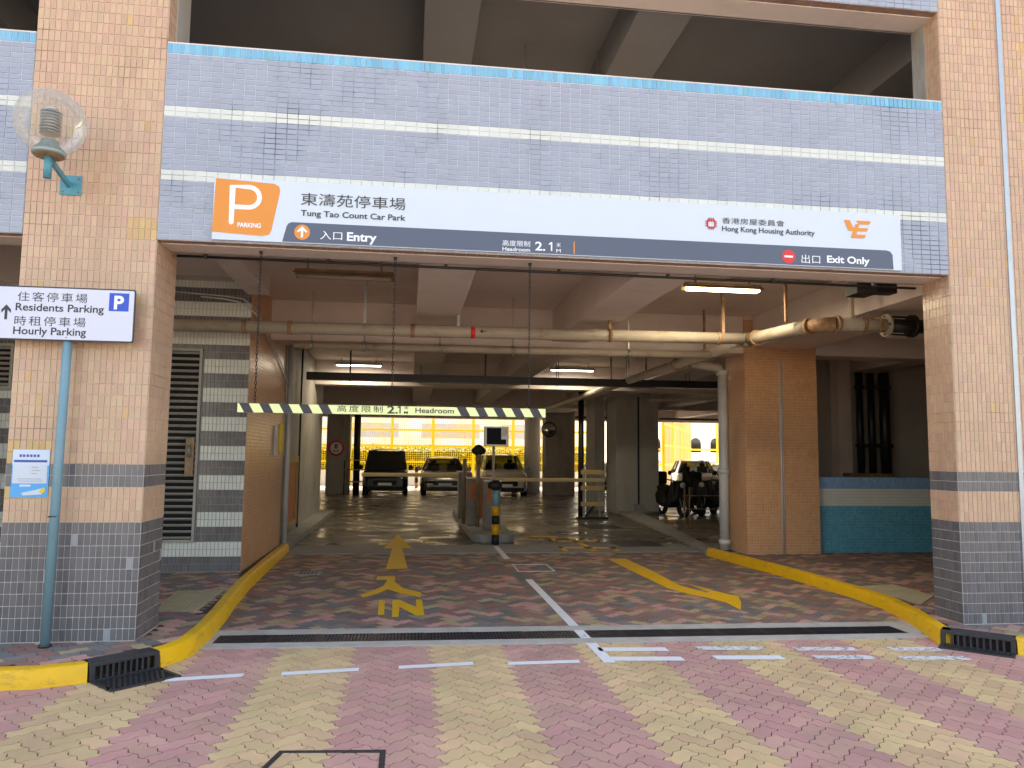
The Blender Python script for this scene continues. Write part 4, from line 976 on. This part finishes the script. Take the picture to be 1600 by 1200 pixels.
# ---- globe wall lamp
LP = empty('wall_lamp', (-3.05, 0, 4.1), 'clear globe wall lamp on a blue bracket on the left pillar', 'lamp')
lx = -3.03; ly = -.50; gz = 4.475; gr = .205
gpx = PT(79.5, 192, ly); lx = gpx.x; gz = gpx.z; gr = 51/1200*6.55*.98
MB().box(-3.135, -2.955, -.018, -.006, 4.01, 4.19).build('wall_plate', lampblue, LP, bevel=.003)
for (bx, bz) in ((-3.11, 4.16), (-2.98, 4.16), (-3.11, 4.04), (-2.98, 4.04)): MB().lathe((bx, -.018, bz), -Y, [(0, .009), (.006, .008)], 8).build('bolt', rustf, LP)
MB().obox(((-3.06+lx)/2, -.26, 4.135), Vector(((lx+3.06)/2, -.245, .035)), Vector((.012, .004, 0)), Vector((0, .003, .022))).build('arm', lampblue, LP)
MB().tube([(lx, ly, gz-gr-.20), (lx, ly, gz-gr+.02)], .031, 14).build('stem', lampblue, LP)
MB().lathe((lx, ly, gz-gr-.01), Z, [(0, .03), (.005, .125), (.03, .13), (.04, .115), (.055, .11), (.10, .07), (.13, .065)], 20).build('gallery', greencast, LP)
MB().lathe((lx, ly, gz-gr-.015), Z, [(0, .02), (.0, .115), (.004, .115)], 20).build('gallery_underside', rustf, LP)
MB().tube([(lx, ly, gz-.09), (lx, ly, gz+.06)], .045, 14).build('bulb', pvc, LP)
for i in range(8): MB().lathe((lx, ly, gz-.10+i*.026), Z, [(0, .062), (.004, .082), (.007, .082), (.008, .06)], 18).build('louvre_ring', silver, LP)
MB().tube([(lx, ly, gz+.105), (lx, ly, gz+.125)], .05, 14).build('louvre_cap', silver, LP)
gl = MB(); n1, n2 = 20, 36
vs = [(lx+gr*math.sin(math.pi*i/n1*.93)*math.cos(2*math.pi*j/n2), ly+gr*math.sin(math.pi*i/n1*.93)*math.sin(2*math.pi*j/n2), gz+gr*math.cos(math.pi*i/n1*.93)) for i in range(n1+1) for j in range(n2)]
gl.sm = True; gl.add(vs, [(i*n2+j, (i+1)*n2+j, (i+1)*n2+(j+1) % n2, i*n2+(j+1) % n2) for i in range(n1) for j in range(n2)]); gl.build('globe', globe_m, LP)
# ================================================================ CAR PARK INTERIOR
def ccol(x0, x1, y0, y1, label, grp='grey concrete columns inside', mm=conc_w, zt=4.2):
    o = MB().box(x0, x1, y0, y1, 0, zt).build('concrete_column', mm, off=((x0+x1)/2, (y0+y1)/2, 0), bevel=.02)
    return tag(o, label, 'column', grp)
ccol(6.30, 7.66, 16.0, 17.2, 'big grey column right of the exit lane barrier with a black joint line')
tag(MB().box(6.98, 7.03, 15.97, 15.99, .3, 3.6).build('downpipe', pipe_k, off=(7, 15.98, .3)), 'thin black pipe down the middle of the big grey column', 'pipe')
tag(MB().box(6.86, 7.14, 15.85, 15.985, .0, .3).build('footing_block', conc_k, off=(7, 15.9, 0), bevel=.01), 'small concrete block at the foot of the big grey column', 'block')
ccol(5.95, 6.28, 17.3, 18.6, 'narrow stained grey pier just left of the big grey column')
ccol(-3.53, -2.56, 26.5, 27.3, 'grey column at the rear carrying the round speed sign')
ccol(5.95, 7.28, 26.5, 27.3, 'grey rear column carrying the convex mirror')
ccol(16.0, 17.2, 16.0, 17.0, 'grey column far to the right beyond the motorcycles')
ccol(17.4, 18.6, 26.5, 27.3, 'rear grey column beyond the parked white cars')
ccol(-12, -10.8, 26.5, 27.3, 'rear grey column far to the left behind the long wall')
ccol(-12, -10.8, 16, 17.2, 'grey column far to the left behind the long wall')
q = PT(831, 772, 28.2)
tag(MB().tube([(q.x, 28.2, 0), (q.x, 28.2, 4.2)], .37, 24).build('round_column', outw, off=(q.x, 28.2, 0)), 'pale round column lit by the sun left of the mirror column', 'column')
q = PT(555, 700, 25.9)
tag(MB().tube([(q.x+.05, 26.3, 0), (q.x+.05, 26.3, 4.1)], .14, 12).build('downpipe', pipe_k, off=(q.x+.05, 26.3, 0)), 'thick black standpipe right of the speed sign column', 'pipe')
gr_ = empty('column_guard', (q.x, 26.0, 0), 'guard frame of rails round the black standpipe', 'guard')
for z in (.55, 1.05, 1.45): MB().box(q.x-.45, q.x+.5, 25.95, 26.0, z, z+.05).build('rail', wood, gr_)
for x in (-.45, .45): MB().box(q.x+x, q.x+x+.05, 25.96, 25.99, 0, 1.5).build('post', pipe_k, gr_)
# speed sign and mirror
q = PT(525, 700, 26.4)
SP = empty('speed_sign', (q.x, 26.45, q.z), 'round red-ringed 8 km/h speed sign on the rear left column', 'sign')
MB().lathe((q.x, 26.47, q.z), -Y, [(0, .335), (.02, .335)], 32).build('red_ring', s_red, SP)
MB().lathe((q.x, 26.448, q.z), -Y, [(0, .25), (.004, .25)], 32).build('white_disc', s_lettw, SP)
text('8', .20, (q.x, 26.44, q.z-.02), X, Z, s_ink, SP, bold=.03, align='CENTER'); text('km/h', .09, (q.x, 26.44, q.z-.16), X, Z, s_ink, SP, bold=.03, align='CENTER')
q = PT(859, 671, 26.2)
mirror_m = mat('mirror', (.5, .5, .5), .05, metal=1)
MR = empty('convex_mirror', (q.x, 26.4, q.z), 'round convex traffic mirror on the rear column', 'mirror')
MB().lathe((q.x, 26.48, q.z), -Y, [(0, .33), (.05, .34), (.06, .31)], 28).build('mirror_rim', black, MR)
MB().lathe((q.x, 26.42, q.z), -Y, [(0, .305), (.03, .28), (.06, .22), (.085, .12), (.09, .02)], 28).build('mirror_face', mirror_m, MR)

# ---- barrier island
IS = empty('barrier_island', (1.72, 11, 0), 'raised concrete island between the two lanes', 'traffic island')
pts = [(1.28, 15.5), (1.28, 9.0)]+[(1.72+.44*math.cos(R(a)), 8.75+.44*math.sin(R(a))) for a in range(190, 351, 20)]+[(2.16, 9.0), (2.16, 15.5)]
MB().prism(pts, (0, 0, 0), X, Y, .16).build('island_kerb', conc_k, IS, bevel=.02)
BL = empty('bollard', (1.70, 8.05, 0), 'black and yellow banded bollard in front of the barrier island', 'bollard')
s_amber = mat('bollard_yellow', (.75, .36, .01), .4)
zz = [0, .20, .40, .57, .75, 1.10]
for i in range(5): MB().tube([(1.70, 8.05, zz[i]), (1.70, 8.05, zz[i+1])], .075, 16).build('band', (black, s_amber, black, s_amber, teal)[i], BL)
MB().lathe((1.70, 8.05, 1.10), Z, [(0, .075), (.03, .06), (.045, .02)], 16).build('cap', black, BL)
MB().lathe((1.63, 7.98, 1.16), X, [(-.10, .05), (.0, .10), (.12, .10), (.18, .05)], 12).build('camera_head', black, BL)
kiosk_m = mat('kiosk_grey', (.24, .22, .20), .5, var=.2, nscale=5, dirt=.5)
def kiosk(x, y, w, dp, h, mm, label, door=None, cat='machine'):
    th = empty('ticket_machine', (x, y, .16), label, cat)
    MB().box(x-w/2, x+w/2, y-dp/2, y+dp/2, .16, .16+h).build('cabinet', mm, th, bevel=.02)
    if door: MB().box(x-w*.36, x+w*.36, y-dp/2-.012, y-dp/2-.001, .16+h*.55, .16+h*.93).build('front_panel', door, th)
    MB().box(x-w/2-.015, x+w/2+.015, y-dp/2-.015, y+dp/2+.015, .16+h, .16+h+.03).build('lid', metal, th)
    return th
kiosk(1.78, 9.6, .34, .5, 1.02, kiosk_m, 'grey steel cabinet with orange panel just behind the bollard', orange_p)
kiosk(1.44, 10.6, .26, .5, 1.05, kiosk_m, 'slim grey ticket cabinet beside the left lane', orange_p)
kiosk(1.36, 12.3, .28, .4, 1.15, kiosk_m, 'farther dull grey cabinet on the left edge of the island')
kiosk(1.95, 12.6, .40, .4, 1.0, orange_p, 'orange barrier housing at the foot of the right boom', rustf)
# booms
def boom(xp, xe, y, z, label):
    th = empty('barrier_boom', (xp, y, z), label, 'barrier', 'lowered barrier booms')
    MB().box(min(xp, xe), max(xp, xe), y-.02, y+.02, z-.045, z+.045).build('boom_arm', s_cream, th, bevel=.01)
    MB().lathe((xp, y+.06, z), -Y, [(0, .13), (.03, .13), (.04, .10)], 20).build('pivot', orange_p, th)
    return th
s_cream = mat('boom_cream', (.78, .60, .28), .5, var=.1)
boom(1.50, -1.20, 12.9, 1.22, 'lowered cream boom across the left entry lane')
boom(2.02, 5.0, 12.4, 1.13, 'lowered cream boom across the right exit lane')
# dark cross-shaped head on its post
CS = empty('signal_post', (1.60, 10.0, .16), 'rusty post with a black cross-shaped head on the island', 'post')
MB().tube([(1.52, 10.0, .16), (1.52, 10.0, 1.55)], .045, 10).tube([(1.52, 10, 1.55), (1.52, 10, 1.78)], .06, 10).build('post', rustf, CS)
MB().lathe((1.52, 10.05, 1.86), -Y, [(0, .06), (.02, .12), (.10, .12), (.12, .06)], 12).build('head', black, CS)
MB().lathe((1.36, 10.0, 1.84), X, [(0, .03), (.05, .08), (.27, .08), (.32, .03)], 12).build('side_lamp', black, CS)
tag(MB().tube([(1.28, 10.9, .16), (1.28, 10.9, 1.66)], .05, 10).build('bollard', rustf, off=(1.28, 10.9, .16)), 'short rusty brown post left of the cross-shaped head', 'post')
DP = empty('display_panel', (1.92, 9.0, .16), 'dark display panel in a silver frame on a thin post above the island', 'display')
q = PT(775.5, 682, 9.0); hw_, hh_ = 19*16.2/1200, 15.5*16.2/1200
MB().tube([(q.x-.05, 9.03, .16), (q.x-.05, 9.03, q.z-hh_)], .028, 10).build('post', pipe_c, DP)
MB().box(q.x-hw_, q.x+hw_, 8.97, 9.06, q.z-hh_, q.z+hh_).build('frame', metal, DP, bevel=.01)
MB().prism([(q.x-hw_+.05, q.z-hh_+.04), (q.x+hw_-.05, q.z-hh_+.04), (q.x+hw_-.05, q.z-.06), (q.x+.10, q.z-.06), (q.x+.10, q.z+hh_-.03), (q.x-hw_+.05, q.z+hh_-.03)], (0, 8.969, 0), X, Z, .004).build('screen', screenm, DP)
for i in range(3): MB().box(q.x+.12, q.x+hw_-.03, 8.962, 8.969, q.z+.02+.05*i, q.z+.045+.05*i).build('label_strip', s_gryp, DP)
# boom rest
BR = empty('boom_rest', (5.1, 14.0, 0), 'stand with three wooden boards catching the right boom end', 'barrier stand')
for z in (.42, .86, 1.30): MB().box(4.75, 5.42, 13.98, 14.04, z-.06, z+.06).build('board', wood, BR, bevel=.005)
for x in (4.85, 5.30): MB().box(x-.03, x+.03, 14.045, 14.10, 0, 1.4).build('upright', metal, BR)
MB().obox((5.05, 14.1, .25), Vector((.18, 0, .22)), Vector((0, .03, 0)), Vector((-.022, 0, .018))).build('brace', black, BR)
MB().box(4.65, 5.5, 13.9, 14.2, 0, .06).build('foot', black, BR)
# thin railing by the motorcycles
RL = empty('railing', (6.9, 11.6, 0), 'thin rusty railing in front of the motorcycles', 'railing')
for x in (6.85, 6.98): MB().box(x-.012, x+.012, 11.55, 11.58, 0, 1.0).build('post', rustf, RL)
for z in (.02, .45, .78): MB().box(6.85, 9.2, 11.555, 11.575, z, z+.02).build('rail', rustf, RL)

# ---------------------------------------------------------------- vehicles
def loft(sections, mm, name, parent, smooth=True):
    mb = MB(); n = len(sections[0]); vs = [p for s in sections for p in s]
    mb.sm = smooth
    mb.add(vs, [(i*n+j, i*n+(j+1) % n, (i+1)*n+(j+1) % n, (i+1)*n+j) for i in range(len(sections)-1) for j in range(n)])
    mb.add(sections[0], [tuple(reversed(range(n)))]); mb.add(sections[-1], [tuple(range(n))])
    o = mb.build(name, mm, parent)
    try: o.data.set_sharp_from_angle(angle=R(38))
    except Exception: pass
    return o
def car(loc, label, kind, paint, rz=0., group='vehicles parked inside and behind the car park', lower=None):
    """front faces -y; origin under the front axle centre line"""
    th = empty(dict(van='parked_van', suv='parked_car', mpv='parked_minivan', hatch='parked_car')[kind], (0, 0, 0), label, 'van' if kind == 'van' else 'car', group)
    T = dict(van=dict(L=4.7, W=1.74, H=1.97, hood=1.08, hl=.28, ws=.75, rear=.1, roofw=.80, gc=.20), suv=dict(L=4.5, W=1.83, H=1.66, hood=1.03, hl=.95, ws=1.75, rear=.5, roofw=.70, gc=.19),
             mpv=dict(L=4.5, W=1.80, H=1.82, hood=1.10, hl=.80, ws=1.55, rear=.3, roofw=.76, gc=.17), hatch=dict(L=4.1, W=1.74, H=1.50, hood=.95, hl=.9, ws=1.7, rear=.6, roofw=.68, gc=.17))[kind]
    Lg, W2, H, hood, hl, ws, gc = T['L'], T['W']/2, T['H'], T['hood'], T['hl'], T['ws'], T['gc']
    def sec(y, hw, zb, zw, ztop, k=.93):
        h = [(0, zb), (hw*.86, zb), (hw*.97, zb+.10), (hw, zb+.32), (hw*.99, zw-.10), (hw*k, zw), (hw*k*.86, ztop), (0, ztop+.02)]
        return [(x, y, z) for x, z in h]+[(-x, y, z) for x, z in reversed(h[1:-1])]
    body = [sec(0, W2*.80, gc+.12, hood*.62, hood*.66), sec(.06, W2*.90, gc+.03, hood*.74, hood*.80), sec(.22, W2*.97, gc, hood*.84, hood*.90), sec(hl, W2, gc, hood*.95, hood), sec(ws, W2, gc, hood, hood+.04),
            sec(Lg-.5, W2, gc, hood, hood+.04), sec(Lg-.08, W2*.95, gc+.05, hood*.95, hood), sec(Lg, W2*.85, gc+.15, hood*.8, hood*.85)]
    # side tuck reversed orientation fix: sections run along +y, ring is clockwise seen from -y
    loft([list(reversed(s)) for s in body], paint, 'body', th)
    rw = W2*T['roofw']; yf, yr = ws, Lg-T['rear']-.15
    # greenhouse: roof + pillars, glass set in
    rf = MB(); zr = H-.09; b0 = W2*.90
    sA = [(-b0, hl+.02, hood-.01), (b0, hl+.02, hood-.01)]; 
    roof = [[(-rw*.92, yf-.12, zr), (-rw*.6, yf-.14, zr+.05), (0, yf-.15, zr+.07), (rw*.6, yf-.14, zr+.05), (rw*.92, yf-.12, zr)],
            [(-rw, yf+.15, zr+.01), (-rw*.65, yf+.15, H-.01), (0, yf+.15, H), (rw*.65, yf+.15, H-.01), (rw, yf+.15, zr+.01)],
            [(-rw, yr-.2, zr+.01), (-rw*.65, yr-.2, H-.01), (0, yr-.2, H), (rw*.65, yr-.2, H-.01), (rw, yr-.2, zr+.01)],
            [(-rw*.95, yr, zr-.02), (-rw*.6, yr, zr+.03), (0, yr, zr+.04), (rw*.6, yr, zr+.03), (rw*.95, yr, zr-.02)]]
    vs = [p for r in roof for p in r]; rf.sm = True; rf.add(vs, [(i*5+j, i*5+j+1, (i+1)*5+j+1, (i+1)*5+j) for i in range(3) for j in range(4)])
    rf.build('roof', paint, th)
    pil = MB()
    for s in (-1, 1):
        for (pa, pb, w0) in (((b0*s, hl+.05, hood), (rw*.92*s, yf-.12, zr), .035), ((b0*1.0*s, (yf+yr)/2, hood), (rw*s, (yf+yr)/2, zr), .04), ((b0*s, yr+.2, hood), (rw*.95*s, yr, zr), .05)):
            pil.tube([pa, pb], w0, 6)
    pil.build('window_pillar', paint, th)
    g = MB(); g.add([(-b0*.96, hl+.06, hood+.005), (b0*.96, hl+.06, hood+.005), (rw*.90, yf-.12, zr-.0), (-rw*.90, yf-.12, zr-.0)], [(0, 1, 2, 3)]); g.build('windscreen', glassd if kind == 'van' else carglass, th)
    g = MB(); g.add([(-b0*.96, yr+.2, hood+.02), (b0*.96, yr+.2, hood+.02), (rw*.9, yr, zr), (-rw*.9, yr, zr)], [(3, 2, 1, 0)]); g.build('rear_window', glassd if kind == 'van' else carglass, th)
    for s in (-1, 1):
        g = MB(); g.add([(b0*s, hl+.1, hood+.01), (b0*s, yr+.18, hood+.01), (rw*.98*s, yr-.02, zr), (rw*.98*s, yf-.08, zr)], [(0, 1, 2, 3) if s > 0 else (3, 2, 1, 0)]); g.build('side_window', glassd if kind == 'van' else carglass, th)
        MB().lathe((s*(W2+.11), hl+.35, hood+.10), Y, [(0, .04), (.03, .10), (.12, .10), (.15, .03)], 10).build('wing_mirror', paint if kind != 'van' else black, th)
        zl = hood*.70
        lm = MB(); lm.add([(s*W2*.55, .02, zl-.05), (s*W2*.88, .10, zl-.04), (s*W2*.93, .20, zl+.10), (s*W2*.60, .09, zl+.08)], [(0, 1, 2, 3) if s > 0 else (3, 2, 1, 0)]); lm.v = [(a, b-.022, c) for a, b, c in lm.v]; lm.build('headlight', lensm, th)
        for y in (.82, Lg-.85):
            wr = .33
            wh = MB().lathe((s*(W2-.20), y, wr), X*s, [(0, wr*.9), (.01, wr), (.17, wr), (.195, wr*.93), (.2, wr*.62)], 24); wo = wh.build('wheel', tyre, th)
            MB().lathe((s*(W2-.02), y, wr), X*s, [(0, wr*.60), (.015, wr*.58), (.02, .05)], 14).build('rim', rim_m, wo)
            MB().lathe((s*(W2-.06), y, wr), X*s, [(0, wr+.07), (.068, wr+.07)], 24).build('wheel_arch', black, th)
    MB().box(-W2*.52, W2*.52, -.012, .03, gc+.26, hood*.60).build('grille', black, th, bevel=.01)
    MB().box(-W2*.78, W2*.78, -.03, .10, gc+.05, gc+.20).build('bumper_insert', black, th, bevel=.02)
    MB().box(-.26, .26, -.045, -.031, gc+.24, gc+.35).build('number_plate', s_lettw if kind != 'suv' else s_gryp, th)
    it = MB(); it.box(-b0*.9, b0*.9, hl+.45, hl+.8, hood-.05, hood+.05)
    for s in (-.4, .4): it.box(s-.24, s+.24, ws+.5, ws+.62, hood-.2, hood+.30); it.box(s-.12, s+.12, ws+.52, ws+.6, hood+.30, hood+.46)
    it.build('seats', black, th, bevel=.04)
    th.location = loc; th.rotation_euler = (0, 0, rz)
    if loc[0] < 5: th.scale = (1.08, 1.04, 1.0)
    return th
pt_dark = mat('paint_black', (.008, .008, .010), .3, coat=.15)
pt_mar = mat('paint_silver_brown', (.22, .20, .19), .25, metal=.3, coat=.5)
pt_gold = mat('paint_champagne', (.52, .49, .44), .3, metal=.35, coat=.4)
pt_wht = mat('paint_white', (.70, .72, .72), .25, coat=.5)
pt_slv = mat('paint_silver', (.48, .50, .50), .28, metal=.4, coat=.5)
car((-1.0, 25.6, 0), 'black van parked facing out under the rear opening', 'van', pt_dark)
car((1.52, 25.8, 0), 'dark silver car parked between the black van and the minivan', 'suv', pt_mar)
car((4.1, 25.6, 0), 'champagne minivan parked behind the barrier machines', 'mpv', pt_gold)
car((9.35, 27.4, 0), 'pale car half hidden behind the exit barrier stand', 'hatch', pt_slv, group='vehicles parked inside and behind the car park')
car((12.55, 25.2, 0), 'white car behind the motorcycles, nearer the grey column', 'suv', pt_wht, rz=R(-14))
car((15.3, 25.6, 0), 'dark greenish car right of the white one behind the motorcycles', 'hatch', mat('paint_green_grey', (.10, .12, .11), .25, metal=.3, coat=.5))

def moto(loc, label, rz, box=True):
    th = empty('parked_motorcycle', (0, 0, 0), label, 'motorcycle', 'dark motorcycles by the right column')
    for y, r in ((0, .28), (1.28, .28)):
        ring = [Vector((0, y+r*math.cos(a), r+.02+r*math.sin(a))) for a in [2*math.pi*k/20 for k in range(21)]]
        w_ = MB().tube(ring, .07, 8, caps=False).build('wheel', tyre, th)
        sp_ = MB().lathe((-.04, y, r+.02), X, [(0, .05), (.08, .05)], 10)
        for k in range(5):
            a = 2*math.pi*k/5; sp_.tube([(0, y, r+.02), (0, y+r*.9*math.cos(a), r+.02+r*.9*math.sin(a))], .014, 5)
        sp_.build('hub_spokes', rim_m, w_)
    MB().tube([(-.08, 0, .3), (-.08, .18, .75), (0, .26, 1.0)], .025, 8).tube([(.08, 0, .3), (.08, .18, .75), (0, .26, 1.0)], .025, 8).build('fork', metal, th)
    def ring(y, z0, z1, w, k_=1.35):
        w *= k_; return [(-w, y, z0), (w, y, z0), (w*1.1, y, (z0+z1)/2), (w*.7, y, z1), (-w*.7, y, z1), (-w*1.1, y, (z0+z1)/2)][::-1]
    loft([ring(.06, .55, .95, .12), ring(.16, .40, 1.05, .22), ring(.32, .28, 1.02, .24), ring(.42, .24, .50, .20), ring(.68, .24, .46, .20), ring(.82, .26, .72, .20), ring(1.1, .35, .80, .20), ring(1.5, .55, .82, .13), ring(1.66, .68, .80, .07)], black, 'bodywork', th)
    loft([ring(.70, .70, .80, .13), ring(.9, .74, .86, .16), ring(1.2, .78, .90, .16), ring(1.5, .82, .92, .12)], tyre, 'seat', th)
    MB().tube([(-.36, .34, 1.08), (-.2, .26, 1.05), (0, .24, 1.02), (.2, .26, 1.05), (.36, .34, 1.08)], .018, 8).build('handlebar', pipe_k, th)
    for s in (-1, 1):
        MB().tube([(s*.22, .27, 1.05), (s*.30, .22, 1.24)], .008, 6).lathe((s*.32, .23, 1.28), Y, [(0, .03), (.015, .07), (.03, .06)], 10).build('mirror', black, th)
    MB().lathe((0, .05, .92), -Y, [(0, .09), (.03, .085), (.05, .04)], 14).build('headlight', lensm, th)
    MB().box(-.30, .30, .10, .16, .62, 1.02).build('leg_shield', black, th, bevel=.05)
    if box: MB().box(-.24, .24, 1.30, 1.74, .90, 1.30).build('top_box', black, th, bevel=.05)
    MB().tube([(.1, .9, .35), (.18, 1.2, .34), (.2, 1.6, .42)], .05, 8).build('exhaust', metal, th)
    th.location = loc; th.rotation_euler = (0, 0, rz); return th
moto((8.05, 14.9, 0), 'dark motorcycle with a helmet-like top box right beside the big grey column', R(12))
moto((8.75, 15.3, 0), 'dark motorcycle in the middle with its front wheel turned', R(-38), False)
moto((9.55, 15.1, 0), 'dark motorcycle nearest the white downpipe', R(25))
moto((10.4, 15.6, 0), 'dark motorcycle partly hidden behind the white downpipe', R(8), False)

# ================================================================ BEHIND THE CAR PARK
og = structure(MB().add([(-80, 33.2, -.01), (120, 33.2, -.01), (120, 260, -.01), (-80, 260, -.01)], [(0, 1, 2, 3)]), 'ground', outc)
structure(MB().add([(-400, -400, -.05), (400, -400, -.05), (400, 500, -.05), (-400, 500, -.05)], [(0, 1, 2, 3)]), 'terrain', outc)
lw_ = tag(MB().box(-20, 11.2, 36.4, 36.65, 0, .85).build('low_wall', outw, off=(0, 36.5, 0)), 'low white wall under the yellow fence behind the parked cars', 'wall')
FN = empty('mesh_fence', (0, 36.3, 0), 'tall yellow mesh fence behind the parked cars', 'fence')
xx = -12.35
while xx < 11:
    MB().box(xx-.075, xx+.075, 36.25, 36.35, 0, 5.0).build('post', fence_y, FN); xx += 2.27
for z in (1.32, 2.20, 3.10, 4.0, 4.9): MB().box(-14, 11, 36.27, 36.33, z-.055, z+.055).build('rail', fence_y, FN)
ms = MB(); x = -14.
while x < 11: ms.box(x-.011, x+.011, 36.294, 36.306, .9, 5.0); x += .12
z = .95
while z < 5: ms.box(-14, 11, 36.286, 36.293, z-.010, z+.010); z += .12
tag(ms.build('mesh_wire', fence_y, FN), kind='stuff')
# hedge as leaf cards round a bed
hd = empty('hedge', (0, 37.4, 0), 'clipped green hedge behind the yellow fence', 'hedge')
n = 26000; hx = np.random.uniform(-16, 11, n); hy = np.random.uniform(36.8, 38.2, n); hz_ = np.random.uniform(.5, 2.22, n)+.12*np.sin(hx*2.1)*np.random.rand(n)
th_ = np.random.rand(n)*6.28; ph = np.random.uniform(-1, 1, n); sz = np.random.uniform(.05, .10, n)
a = np.stack([np.cos(th_), np.sin(th_), ph*.5], 1)*sz[:, None]; b = np.stack([-np.sin(th_)*.5, np.cos(th_)*.5, np.ones(n)*.6], 1)*sz[:, None]*.7
c = np.stack([hx, hy, hz_], 1); V = np.stack([c-a, c-b, c+a, c+b], 1).reshape(-1, 3)
np_mesh('foliage', V, np.arange(4*n).reshape(-1, 4), np.zeros(n, int), [hedge_m], hd, 'stuff')
MB().box(-16, 11, 37.0, 38.0, 0, 1.9).build('hedge_core', mat('hedge_twigs', (.05, .05, .02), .9), hd)
# bollards outside
for k, px in enumerate((558.5, 650.5)):
    q = PT(px, 758, 33.0); th = empty('bollard', (q.x, 33.2, 0), ('small black and yellow bollard between the standpipe and the black van', 'small black and yellow bollard between the black van and the dark car')[k], 'bollard', 'bollards behind the parked cars')
    for i in range(4): MB().tube([(q.x, 33.2, .28*i), (q.x, 33.2, .28*(i+1))], .09, 12).build('band', (s_amber, black)[i % 2], th)
# yellow screens turning the corner on the right
SC = empty('panel_screen', (13.5, 38, 0), 'tall orange-yellow panel screen curving round on the right behind the cars', 'screen')
pts = [(PT(a_, 680, b_).x, b_) for a_, b_ in ((1036, 34.5), (1050, 38), (1064, 43), (1079, 50))]
for (a, b) in zip(pts, pts[1:]):
    L_ = math.dist(a, b); n = int(L_/.62); d_ = Vector((b[0]-a[0], b[1]-a[1], 0)).normalized(); nn = Vector((-d_.y, d_.x, 0))
    for i in range(n):
        p = Vector((*a, 0))+d_*(L_*(i+.5)/n); MB().obox(p+Z*2.4, d_*(L_/n/2-.03), nn*.03, Z*2.4).build('screen_panel', screen_o, SC)
    for z in (1.3, 2.4, 3.6): MB().obox(Vector((*a, 0))+d_*L_/2+Z*z-nn*.0, d_*L_/2, nn*.05, Z*.05).build('rail', fence_y, SC)
    MB().box(a[0]-.07, a[0]+.07, a[1]-.07, a[1]+.07, 0, 5).build('post', fence_y, SC)
F2 = empty('mesh_fence', (20, 47, 0), 'yellow mesh fence on the far right before the arched building', 'fence')
for x in (17.6, 20.0, 22.4, 24.8, 27.2): MB().box(x-.06, x+.06, 47, 47.1, 0, 4.6).build('post', fence_y, F2)
for z in (1.2, 2.3, 4.4): MB().box(17.6, 30, 47.02, 47.08, z-.06, z+.06).build('rail', fence_y, F2)
AB = empty('arched_building', (27, 62, 0), 'white building with a row of small arched windows far right', 'building')
MB().box(18, 40, 60, 66, 0, 5.2).build('wall', outw, AB)
for i in range(7):
    x = 20+i*1.9; pol = [(x-.5, 2.2), (x+.5, 2.2), (x+.5, 3.0)]+[(x+.5*math.cos(R(a)), 3.0+.5*math.sin(R(a))) for a in range(20, 161, 20)]+[(x-.5, 3.0)]
    MB().prism(pol, (0, 59.99, 0), X, Z, .02).build('window', glassd, AB)
    MB().box(x-.55, x+.55, 59.96, 59.99, .9, 1.4).build('vent', outg, AB)
# neighbours behind the fence: pale block with ribbed bands
NB = empty('neighbour_building', (-4, 62, 0), 'sunlit white building with grey ribbed bands seen over the hedge', 'building')
MB().box(-40, 14, 60, 72, 0, 16).build('wall', outw, NB)
for z in (3.2, 5.4, 7.6): 
    for i in range(5): MB().box(-20+i*7, -15+i*7, 59.93, 59.99, z, z+1.2).build('ribbed_band', outg, NB)
